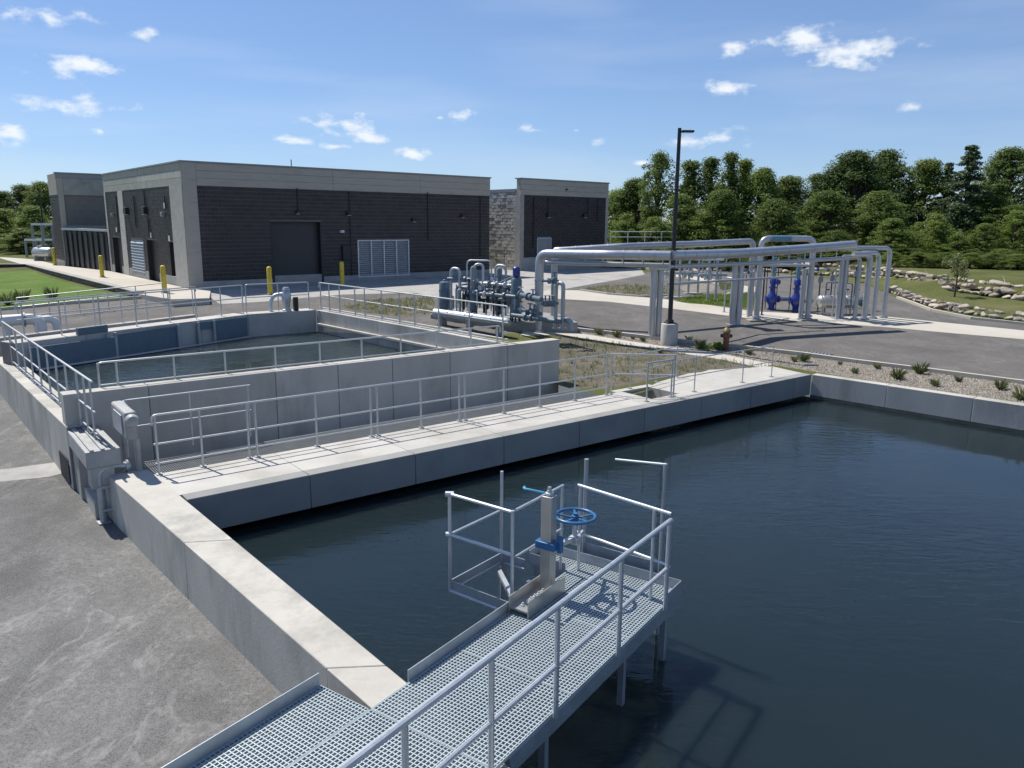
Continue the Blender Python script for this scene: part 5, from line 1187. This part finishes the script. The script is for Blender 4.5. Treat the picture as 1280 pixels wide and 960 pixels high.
# ---- lamp posts
def lamp(px, py, ytop, lab, ped=True, side=1, Y=None):
    p = UG(px, py) if Y is None else DP(px, py, Y); p = G(p)
    if Y is not None: p.z = zg(p.x, p.y)
    t = thing('lamp_post', lab, 'lamp post', p); z0 = p.z; b = p.copy()
    if ped:
        MB().lathe(p - Z * .1, [(.30, 0), (.30, .80), (.285, .83), (.26, .84)], 24).build('pedestal', 'concrete', t); b = p + Z * .74
    zt_ = DP(px + (12 if ped else 0), ytop, p.y).z
    MB().box(b + Z * .004, .34, .34, .03, Vector((1, .3, 0))).build('base_plate', 'black', t)
    MB().box(b + Z * .034, .2, .2, .1, Vector((1, .3, 0))).build('base_cover', 'black', t, bevel=.01)
    MB().cyl(b + Z * .03, Vector((b.x, b.y, zt_)), .085, 12, .062).build('pole', 'black', t)
    hd_ = MB().quadbox(Vector((b.x + .07 * side, b.y - .11, zt_ - .14)), Vector((.42 * side, .03, .0)), Vector((0, .24, 0)), Vector((0, 0, .07))).build('lamp_head', 'black', t, bevel=.015)
    MB().quadbox(Vector((b.x + .14 * side, b.y - .08, zt_ - .152)), Vector((.3 * side, .02, 0)), Vector((0, .18, 0)), Vector((0, 0, .01))).build('lens', 'white', hd_)
    if ped:
        for k in range(4): MB().cyl(b + Vector((.13 * (1 if k % 2 else -1), .13 * (1 if k // 2 else -1), .03)), b + Vector((.13 * (1 if k % 2 else -1), .13 * (1 if k // 2 else -1), .08)), .015, 6).build('anchor_bolt', 'galv', t)
lamp(836, 430, 160, 'tall black lamp post on a round concrete pedestal by the road')
lamp(58, 318, 243, 'distant thin lamp post in front of the trees at far left', False, -1, 70)
# ---- hydrant
p = G(UG(907, 438)); t = thing('fire_hydrant', 'weathered red fire hydrant in the planting bed by the road', 'hydrant', p)
MB().lathe(p, [(.15, 0), (.15, .04), (.1, .05), (.1, .42), (.13, .44), (.13, .5), (.115, .52), (.11, .64)], 16).build('barrel', 'red', t)
MB().lathe(p + Z * .64, [(.14, 0), (.14, .03), (.12, .06), (.08, .13), (.03, .16), (.03, .2)], 16).build('bonnet', 'hydyellow', t)
for a in (0, 2.1, 4.2): MB().lathe(p + Z * .5, [(.05, .08), (.05, .15), (.065, .155), (.065, .2), (.03, .21)], 12, Vector((math.cos(a + .3), math.sin(a + .3), 0))).build('outlet_cap', 'red', t)
p = G(UG(1023, 444)); p = G(UG(1023, 442.5)); t = thing('drain_grate', 'dark cast iron storm drain grate in the road by the kerb', 'drain', p); kd = (UG(1040, 445) - UG(1005, 441)).normalized(); kn = Vector((-kd.y, kd.x, 0))
MB().quadbox(p - kd * .45 - kn * .2 + Z * .004, kd * .9, kn * .4, Z * .012).build('frame', 'black', t)
for k in range(7): MB().quadbox(p + kd * (-.4 + k * .12) - kn * .17 + Z * .018, kd * .05, kn * .34, Z * .012).build('bar', 'greymetal', t)
p = G(UG(893, 437)); t = thing('bed_shrub', 'bright green low shrub hugging the fire hydrant', 'shrub', p); rr = random.Random(77)
cs = [(rr.uniform(-.45, .35), rr.uniform(-.25, .25), rr.uniform(.03, .2)) for _ in range(16)]
HS = (t, cs)
# ---- rail fence behind the rack
f0 = G(UG(762, 333)); f1 = G(UG(905, 331)); f2 = G(UG(1010, 336))
hz = [DP(762, 288, f0.y).z - f0.z, DP(762, 294, f0.y).z - f0.z]
railing('long pale two rail fence far behind the pipe rack', [f0, f1], [f0.lerp(f1, k / 7) for k in range(8)], h=min(hz[0], 2.6), mids=(min(hz[1], 2.2), 1.2), m='white', round_ends=False, r=.03, plate=False, cat='fence', name='rail_fence')
# ---- lawn rail in front of the road at left
g0, g1 = G(UG(24, 401)), G(UG(205, 380))
railing('thin road edge railing behind the upper tank at left', [g0, g1], lerp(g0, g1, 6), h=.9, round_ends=False, plate=False, r=.02)

# ================================================================== ROCKS
rock_protos = []
for k in range(6):
    bm = bmesh.new(); rr = random.Random(40 + k); sx, sy, sz = rr.uniform(.85, 1.2), rr.uniform(.6, .85), rr.uniform(.42, .62)
    for _ in range(20):
        v_ = Vector((rr.gauss(0, 1), rr.gauss(0, 1), rr.gauss(0, 1))).normalized() * rr.uniform(.85, 1.05); v_.z = max(-.75, min(.72, v_.z))
        bm.verts.new((v_.x * sx, v_.y * sy, v_.z * sz))
    h_ = bmesh.ops.convex_hull(bm, input=bm.verts); bmesh.ops.delete(bm, geom=[g_ for g_ in h_['geom_interior'] if isinstance(g_, bmesh.types.BMVert)], context='VERTS')
    bmesh.ops.bevel(bm, geom=list(bm.edges), offset=.06, segments=1, affect='EDGES')
    me = bpy.data.meshes.new('boulder'); bm.to_mesh(me); bm.free(); me.materials.append(M['rock'])
    me.polygons.foreach_set('use_smooth', [True] * len(me.polygons)); me.set_sharp_from_angle(angle=R(18)); rock_protos.append(me)
def rockwall(lab, line, sizes, rows, step, seed):
    rr = random.Random(seed); P = [UG(*p) for p in line]; L_ = sum((b - a).length for a, b in zip(P[:-1], P[1:]))
    t = thing('boulder_wall', lab, 'boulder wall', G(P[0])); n = int(L_ / step)
    for row in range(rows):
        for i in range(n + 1):
            q = along(P, min(1, max(0, (i + .5 * (row % 2) + rr.uniform(-.25, .25)) / n))); s = rr.uniform(*sizes) * (1.0 if row == 0 else .85)
            o = bpy.data.objects.new('boulder', rr.choice(rock_protos)); COL.objects.link(o); o.parent = t
            back = row * .45 + rr.uniform(-.12, .2); w = Vector((q.x, q.y + back, zg0(q.x, q.y) + s * .32 + row * sizes[1] * .55))
            o.location = w - t.location; o.scale = (s, s * rr.uniform(.8, 1.1), s * rr.uniform(.8, 1.15)); o.rotation_euler = (rr.uniform(-.25, .25), rr.uniform(-.25, .25), rr.uniform(0, 6.28))
rockwall('long pale boulder retaining wall below the grass bank at right', [(1112, 352), (1190, 364), (1240, 371), (1290, 377), (1400, 388)], (.28, .5), 3, .42, 1)
rockwall('smaller boulder wall seen through the pipe rack', [(1000, 343), (1060, 346), (1108, 351)], (.3, .5), 3, .42, 2)
rockwall('low row of loose stones edging the road at right', [(1114, 366), (1140, 375), (1165, 384), (1200, 391), (1250, 399), (1290, 404)], (.15, .38), 2, .3, 3)
rockwall('scattered rubble row far behind the rack middle', [(860, 340), (910, 339), (955, 340), (995, 342)], (.25, .45), 1, .7, 4)

# ================================================================== VEGETATION
def leaves_mesh(name, centers, radii, per, size, seed, mname, droop=0.0, flat=.75):
    rs = np.random.RandomState(seed); V_ = []; F_ = []
    C = np.repeat(np.array(centers), per, axis=0); Rr = np.repeat(np.array(radii), per)[:, None]; n = len(C)
    dirs = rs.normal(size=(n, 3)); dirs /= np.linalg.norm(dirs, axis=1)[:, None]
    rad = rs.uniform(.25, 1.0, size=(n, 1)) ** .5
    pos = C + dirs * rad * Rr * np.array([1, 1, flat]); pos[:, 2] -= droop * rad[:, 0] * Rr[:, 0]
    nor = dirs * .8 + rs.normal(size=(n, 3)) * .55 + np.array([0, 0, .35]); nor /= np.linalg.norm(nor, axis=1)[:, None]
    a = rs.normal(size=(n, 3)); t1_ = np.cross(nor, a); t1_ /= np.linalg.norm(t1_, axis=1)[:, None]; t2_ = np.cross(nor, t1_)
    sz = size * rs.uniform(.6, 1.35, size=(n, 1)); l = t1_ * sz; w_ = t2_ * sz * .55
    vv = np.stack([pos - l, pos + w_ - l * .1 + nor * sz * .15, pos + l, pos - w_ - l * .1 + nor * sz * .15], axis=1).reshape(-1, 3)
    me = bpy.data.meshes.new(name); me.vertices.add(len(vv)); me.vertices.foreach_set('co', vv.ravel())
    me.loops.add(n * 4); me.loops.foreach_set('vertex_index', np.arange(n * 4)); me.polygons.add(n); me.polygons.foreach_set('loop_start', np.arange(n) * 4); me.polygons.foreach_set('loop_total', np.full(n, 4))
    me.update(); me.materials.append(M[mname]); return me
def make_tree(kind, seed):
    """unit prototypes about 10 m tall; returns trunk mesh, crown mesh"""
    rr = random.Random(seed); mb = MB(); cs = []; rd = []
    if kind == 'conifer':
        mb.tube([(0, 0, 0), (0.05, 0, 5), (0, 0, 10)], [.22, .14, .03], 8)
        z = 1.0
        while z < 9.9:
            R_ = (10 - z) / 9 * 2.9 + .15; k = max(4, int(9 * R_ / 2.5) + 3)
            for i in range(k):
                a = rr.uniform(0, 6.28); L_ = R_ * rr.uniform(.65, 1.1)
                for f in (.3, .55, .8, 1.0):
                    cs.append((math.cos(a) * L_ * f, math.sin(a) * L_ * f, z - .32 * L_ * f * f + rr.uniform(-.1, .1))); rd.append(.34 * (1.15 - .5 * f) + .05)
                if i % 2 == 0: mb.tube([(0, 0, z), (math.cos(a) * L_ * .8, math.sin(a) * L_ * .8, z - .2 * L_)], [.04, .01], 5, caps=False)
            z += .42
        crown = leaves_mesh('crown', cs, rd, 30, .09, seed, 'needle', .25, .5)
    else:
        W_ = {'broad': 3.1, 'tall': 1.7, 'shrub': 4.6, 'open': 2.4}[kind]; z0 = {'broad': 1.0, 'tall': .9, 'shrub': .4, 'open': 3.6}[kind]
        mb.tube([(0, 0, 0), (rr.uniform(-.1, .1), rr.uniform(-.1, .1), 3), (rr.uniform(-.3, .3), rr.uniform(-.3, .3), 6.0), (rr.uniform(-.4, .4), rr.uniform(-.4, .4), 9.0)], [.26, .19, .12, .03], 8)
        n = {'broad': 300, 'tall': 230, 'shrub': 250, 'open': 120}[kind]
        lobes = [(rr.uniform(0, 6.28), rr.uniform(.35, .95), rr.uniform(.1, 1.0), rr.uniform(.6, 1.15)) for _ in range(9)]
        for i in range(n):
            la_ = lobes[i % 9] if i % 3 else (rr.uniform(0, 6.28), rr.uniform(.3, 1), rr.uniform(0, 1), 1.0); h = min(1, max(0, la_[2] + rr.gauss(0, .13))); z = z0 + (9.7 - z0) * h
            prof = math.sin(math.pi * (h * .86 + .12)) ** (.7 if kind != 'tall' else 1.0); a = la_[0] + rr.gauss(0, .55)
            q_ = W_ * prof * la_[1] * la_[3] * rr.uniform(.55, 1.1)
            c = (math.cos(a) * q_, math.sin(a) * q_, z); cs.append(c); rd.append(rr.choice([.28, .4, .55, .75, 1.0]) * rr.uniform(.85, 1.15) * (W_ / 3.1) ** .4)
            if i % 4 == 0: mb.tube([(0, 0, max(1.2, z - 2.2)), (c[0] * .5, c[1] * .5, z - .9), c], [.09, .05, .012], 5, caps=False)
        crown = leaves_mesh('crown', cs, rd, 95, .085 if kind != 'shrub' else .11, seed, {'broad': 'leaf', 'tall': 'leaf', 'shrub': 'leaf_light', 'open': 'leaf'}[kind])
    me = bpy.data.meshes.new('trunk'); me.from_pydata(mb.v, [], mb.f); me.materials.append(M['bark']); me.polygons.foreach_set('use_smooth', [True] * len(me.polygons))
    return me, crown
protos = {k: [make_tree(k, s) for s in ss] for k, ss in {'broad': (1, 2, 3, 4), 'tall': (11, 12), 'shrub': (21, 22, 23), 'open': (31,), 'conifer': (41,)}.items()}
dark_crowns = {}
def place_tree(kind, px, ytop, Y, wpx, lab, idx, variant=None, ybase=None, group='trees along the back of the site', nm=None):
    b = DP(px, 300, Y); g = Vector((b.x, b.y, zg(b.x, b.y))); top = DP(px, ytop, Y).z; h = max(1.0, (top - g.z) / .985)
    natural = {'broad': 4.5, 'tall': 2.8, 'shrub': 6.6, 'open': 3.4, 'conifer': 4.6}[kind]
    w = wpx * Y / 985
    nm = nm or {'conifer': 'conifer', 'shrub': 'shrub'}.get(kind, 'deciduous_tree'); t = thing(nm, lab, 'shrub' if kind == 'shrub' else 'tree', g - Z * .1, group)
    tm, cm_ = protos[kind][idx % len(protos[kind])]
    if variant:
        key = (cm_.name, variant)
        if key not in dark_crowns: c2 = cm_.copy(); c2.materials.clear(); c2.materials.append(M[variant]); dark_crowns[key] = c2
        cm_ = dark_crowns[key]
    for n_, me in (('trunk', tm), ('crown', cm_)): o = bpy.data.objects.new(n_, me); COL.objects.link(o); o.parent = t
    t.scale = (w / natural, w / natural, h / 10); t.rotation_euler.z = (idx * 2.39 + px * .01) % 6.28
TR = [  # kind, px, top, Y, width px, variant, label
 ('broad', 770, 240, 72, 60, 'leaf_light', 'light green tree peeping out beside the annex wall'),
 ('broad', 795, 226, 70, 70, None, 'rounded green tree left of the lamp post'),
 ('open', 820, 192, 66, 46, None, 'tall open crowned tree just left of the lamp post top'),
 ('tall', 858, 203, 67, 52, None, 'slender tree just right of the lamp pole'),
 ('tall', 884, 199, 68, 46, 'leaf_dark', 'dark slender tree second right of the lamp pole'),
 ('tall', 907, 193, 66, 40, None, 'spire shaped tree with the highest point right of the lamp pole'),
 ('tall', 926, 201, 67, 40, 'leaf_light', 'pale slender tree right of the spire shaped tree'),
 ('broad', 948, 212, 65, 60, 'leaf_light', 'bright green tree above the left leg of the pipe arch'),
 ('broad', 982, 223, 66, 70, None, 'rounded tree above the right leg of the pipe arch'),
 ('broad', 1018, 220, 67, 66, 'leaf_dark', 'dark rounded tree left of the broadest tree'),
 ('broad', 1060, 192, 66, 92, 'leaf_dark', 'broad flat topped tree, tallest left of the conifer'),
 ('broad', 1100, 190, 68, 74, 'leaf_dark', 'dark lobed tree touching the flat topped tree'),
 ('broad', 1148, 203, 66, 76, None, 'mid green tree left of the conifer'),
 ('conifer', 1201, 181, 62, 92, None, 'tall dark conifer with a pointed top at right'),
 ('conifer', 1176, 203, 66, 60, None, 'smaller conifer close behind the tall conifer'),
 ('broad', 1250, 187, 66, 84, 'leaf_dark', 'dark tree right of the tall conifer'),
 ('broad', 1290, 184, 66, 80, None, 'tree cut by the right edge of the picture'),
 ('broad', 1350, 190, 66, 90, None, 'tree just outside the right edge'),
 ('broad', 1030, 240, 61, 70, None, 'lower green tree in front of the broad flat topped tree'),
 ('broad', 1095, 240, 61, 70, 'leaf', 'lower leafy tree left of the conifer foot'),
 ('broad', 900, 240, 62, 70, 'leaf', 'lower tree under the spire shaped tree'),
 ('broad', 845, 245, 63, 60, 'leaf', 'lower tree directly behind the lamp pole'),
 ('broad', 965, 250, 61, 60, 'leaf', 'lower tree behind the pipe arch'),
 ('broad', 1235, 245, 61, 70, 'leaf', 'lower leafy tree right of the conifer foot'),
 ('broad', 8, 241, 88, 60, 'leaf_dark', 'dark tree at the left edge of the picture'),
 ('broad', 34, 233, 86, 56, 'leaf_dark', 'dark tree left of the tower block'),
 ('broad', 58, 229, 84, 50, None, 'tree half hidden behind the tower block'),
 ('broad', -40, 243, 86, 70, 'leaf_dark', 'dark tree just outside the left edge'),
 ('shrub', 10, 262, 78, 62, None, 'light green bush at the left edge below the dark trees'),
 ('shrub', 45, 259, 76, 56, None, 'light green bush by the distant lamp post'),
 ('shrub', 30, 285, 72, 60, 'leaf', 'low bush at the end of the sidewalk'),
 ('shrub', -20, 275, 74, 70, None, 'light bush outside the left edge'),
 ('shrub', 66, 280, 72, 40, 'leaf_dark', 'dark low bush beside the tower block'),
 ('shrub', 782, 268, 64, 58, None, 'light bush right of the annex wall'),
 ('shrub', 815, 272, 63, 56, None, 'light bush left of the lamp pole'),
 ('shrub', 850, 278, 62, 50, 'leaf', 'bush directly behind the lamp pole'),
 ('shrub', 880, 266, 61, 66, None, 'large light bush right of the lamp pole'),
 ('shrub', 925, 282, 61, 54, 'leaf', 'bush behind the rack left of the arch'),
 ('shrub', 960, 290, 60, 52, 'leaf', 'bush behind the top of the pipe arch'),
 ('shrub', 1000, 284, 59, 56, None, 'bush right of the pipe arch top'),
 ('shrub', 1045, 288, 58, 58, 'leaf', 'bush above the rack right end'),
 ('shrub', 1112, 274, 57, 62, None, 'bright bush right of the rack end risers'),
 ('shrub', 1166, 268, 57, 56, None, 'bright bush left of the conifer foot'),
 ('shrub', 1196, 292, 55, 40, None, 'pointed bush at the foot of the conifer'),
 ('shrub', 1232, 280, 57, 50, 'leaf', 'bush right of the conifer foot'),
 ('shrub', 1268, 264, 57, 62, None, 'large bright bush near the right edge'),
 ('shrub', 1320, 270, 57, 66, None, 'bush just outside the right edge'),
 ('shrub', 1140, 318, 55, 46, 'leaf', 'low bush above the boulder wall left of the sapling'),
 ('shrub', 1215, 316, 54, 44, 'leaf_dark', 'low dark bush above the boulder wall'),
 ('shrub', 1260, 318, 54, 50, 'leaf', 'low bush above the boulder wall at right'),
]
for j, (x, yt) in enumerate([(1118, 330), (1150, 334), (1186, 336), (1216, 333), (1246, 336), (1276, 334), (1300, 335)]): TR.append(('shrub', x, yt, 49 - j * .3, 40 + (j % 3) * 8, ['leaf_light', 'leaf', None][j % 3], 'low leafy scrub on the bank top, ' + ['just right of the riser pipes', 'second from the riser pipes', 'directly behind the sapling', 'right of the sapling', 'fifth along from the riser pipes', 'near the right edge', 'cut by the right edge'][j]))
UND = ['annex wall', 'fence start', 'fence middle', 'lamp pole left', 'lamp pole right', 'rear pipe', 'arch left leg', 'arch top', 'arch right leg', 'rack end', 'risers', 'boulder wall start', 'boulder wall middle', 'sapling', 'stone row', 'right edge']
ru = random.Random(12)
for j in range(16): TR.append(('shrub', 775 + j * 34 + ru.uniform(-8, 8), 300 + ru.uniform(-6, 10) + j * .8, 58 - j * .2 + ru.uniform(-1, 1.5), ru.uniform(44, 62), ru.choice(['leaf', None, 'leaf', 'leaf_dark']), 'low undergrowth bush at the foot of the trees, behind the ' + UND[j]))
for j in range(9): TR.append(('broad' if j % 3 else 'shrub', -95 - j * 62 + ru.uniform(-15, 15), 240 + ru.uniform(-8, 14) + (30 if j % 3 == 0 else 0), 82 + ru.uniform(-6, 8), ru.uniform(70, 95), ru.choice([None, 'leaf_dark', 'leaf_light']), 'tree of the belt continuing beyond the left edge of the picture'))
for j in range(6): TR.append(('broad', 1420 + j * 75 + ru.uniform(-15, 15), 195 + ru.uniform(-8, 14), 64 + ru.uniform(-4, 5), ru.uniform(80, 100), ru.choice([None, 'leaf_dark', 'leaf_light']), 'tree of the belt continuing beyond the right edge of the picture'))
for i, (k, px, yt, Y, w, var, lab) in enumerate(TR): place_tree(k, px, yt, Y, w, lab, i, var, group='tree belt outside the picture' if 'continuing' in lab else 'shrubs below the tree line' if k == 'shrub' else 'trees along the back of the site')
o = bpy.data.objects.new('foliage', leaves_mesh('foliage', HS[1], [.13] * 16, 60, .035, 9, 'leaf_light')); COL.objects.link(o); o.parent = HS[0]
# young tree among the stones
g = G(UG(1193, 371)); t = thing('sapling', 'young thin tree standing between the two stone rows', 'tree', g)
tm = MB().tube([g, g + Vector((.03, 0, 1.0)), g + Vector((-.05, .02, 1.9))], [.045, .03, .01], 8)
rr = random.Random(8); cs = []; rd = []
for i in range(26): a = rr.uniform(0, 6.28); h = rr.uniform(.7, 2.1); q_ = rr.uniform(.1, .75) * (1.25 - abs(h - 1.3) * .6); cs.append((math.cos(a) * q_, math.sin(a) * q_, h)); rd.append(rr.uniform(.14, .26))
for c in cs[:12]: tm.tube([g + Z * max(.5, c[2] - .4), g + Vector(c)], [.015, .004], 5, caps=False)
tm.build('trunk', 'bark', t); o = bpy.data.objects.new('crown', leaves_mesh('crown', cs, rd, 40, .05, 3, 'weed')); COL.objects.link(o); o.parent = t
# small plants in the gravel beds
pl = []
for s in range(4):
    rr = random.Random(60 + s); V_ = []; F_ = []
    for i in range(90):
        a = rr.uniform(0, 6.28); L_ = rr.uniform(.1, .42); sp = rr.uniform(.03, .26); w = rr.uniform(.004, .011); b = Vector((math.cos(a) * .04, math.sin(a) * .04, 0)); m_ = b + Vector((math.cos(a) * sp * .5, math.sin(a) * sp * .5, L_ * .7)); e = b + Vector((math.cos(a) * sp, math.sin(a) * sp, L_)); sd_ = Vector((-math.sin(a), math.cos(a), 0)) * w
        k = len(V_); V_ += [tuple(b - sd_), tuple(b + sd_), tuple(m_ + sd_ * 1.2), tuple(e), tuple(m_ - sd_ * 1.2)]; F_.append((k, k + 1, k + 2, k + 3, k + 4))
    me = bpy.data.meshes.new('leaves'); me.from_pydata(V_, [], F_); me.materials.append(M['weed']); pl.append(me)
PLT = [(1004, 452, 'beside its smaller neighbour at the basin corner'), (993, 452, 'smallest, left of the basin corner plant'), (1050, 456, 'second along the bed from the basin corner'), (1068, 467, 'close to the basin wall third from corner'), (1097, 461, 'by the kerb fourth from the basin corner'), (1121, 474, 'against the basin wall, mid bed'), (1149, 467, 'by the kerb in the middle of the bed'), (1169, 483, 'against the basin wall right of the middle'), (1198, 477, 'by the kerb right of the middle'), (1250, 487, 'second from the right edge of the picture'), (1276, 500, 'cut by the right edge of the picture'), (936, 443, 'right of the hydrant'), (749, 418, 'leftmost under the rack near the columns'), (770, 421, 'largest, left of the paired columns'), (791, 424, 'just left of the paired columns'), (804, 427, 'touching the paired columns'), (861, 427, 'right of the lamp pedestal'), (874, 436, 'left of the hydrant'), (825, 441, 'below the lamp pedestal by the path')]
for i, (x, y, lab) in enumerate(PLT):
    p = G(UG(x, y)); t = thing('bed_plant', 'small spiky plant in the gravel bed, ' + lab, 'plant', p, 'young plants in the gravel beds')
    o = bpy.data.objects.new('leaves', pl[i % 4]); COL.objects.link(o); o.parent = t; rr = random.Random(i)
    s = rr.choice([.35, .5, .6, .75, .95]) * (1.35 if 'largest' in lab else 1); t.scale = (s * 1.15, s * 1.15, s); t.rotation_euler.z = rr.uniform(0, 6.28)
# lawn plants
for i, (x, y, lab) in enumerate([(28, 378, 'leafy weed clump on the lawn left of its taller neighbour'), (66, 375, 'tallest leafy weed clump on the lawn by the retaining wall'), (10, 381, 'leafy weed clump at the left edge of the lawn')]):
    p = G(UG(x, y)); t = thing('weed_clump', lab, 'plant', p, 'weed clumps on the lawn'); o = bpy.data.objects.new('leaves', pl[i % 4]); COL.objects.link(o); o.parent = t; t.scale = (1.6, 1.6, 1.6)
# uncountable: weeds, gravel, lawn grass
def scatter(name, region_ids, n, fn, m, seed):
    rs = random.Random(seed); mb = MB(); polys = [regions[i][2] for i in region_ids]
    for pl_ in polys:
        x0, x1 = min(p[0] for p in pl_), max(p[0] for p in pl_); y0, y1 = min(p[1] for p in pl_), max(p[1] for p in pl_); x1 = min(x1, 24)
        k = 0; tries = 0
        while k < n and tries < n * 8:
            tries += 1; x, y = rs.uniform(x0, x1), rs.uniform(y0, y1)
            if not pin(x, y, pl_) or pin(x, y, hole1) or pin(x, y, hole2): continue
            if any(pin(x, y, regions[j][2]) for j in range(max(region_ids) + 1, len(regions))): continue
            fn(mb, Vector((x, y, zg(x, y))), rs); k += 1
    if mb.v:
        me = bpy.data.meshes.new(name); me.from_pydata(mb.v, [], mb.f); me.materials.append(M[m]); o = bpy.data.objects.new(name, me); COL.objects.link(o); o['kind'] = 'stuff'
        o['label'] = {'weeds': 'sparse weeds and grass tufts in the dirt plots', 'gravel': 'loose gravel stones in the planting bed', 'lawn_grass': 'short green lawn grass'}[name]
def tuft(mb, p, rs):
    for _ in range(5):
        a = rs.uniform(0, 6.28); h = rs.uniform(.05, .16); b = p + Vector((rs.uniform(-.08, .08), rs.uniform(-.08, .08), 0)); sd_ = Vector((-math.sin(a), math.cos(a), 0)) * .012
        mb.quad(b - sd_, b + sd_, b + Vector((math.cos(a) * .06, math.sin(a) * .06, h)))
def stone(mb, p, rs):
    s = rs.uniform(.015, .05); k = len(mb.v); q_ = [Vector((s, 0, 0)), Vector((0, s, 0)), Vector((-s, 0, 0)), Vector((0, -s, 0)), Vector((0, 0, s * .8))]
    a = rs.uniform(0, 6.28); mt_ = Matrix.Rotation(a, 3, 'Z')
    for v_ in q_: mb.v.append(tuple(p + mt_ @ v_ * rs.uniform(.7, 1.2)))
    mb.f += [(k, k + 1, k + 4), (k + 1, k + 2, k + 4), (k + 2, k + 3, k + 4), (k + 3, k, k + 4)]
names = [r[0] for r in regions]
scatter('gravel', [names.index('planting_bed')], 9000, stone, 'cobble', 1)
scatter('weeds', [i for i, n_ in enumerate(names) if n_ in ('weedy_plot', 'dirt_island', 'verge')], 420, tuft, 'weed', 2)
scatter('lawn_grass', [i for i, n_ in enumerate(names) if n_ in ('grass_island',)], 2500, tuft, 'leaf_light', 3)
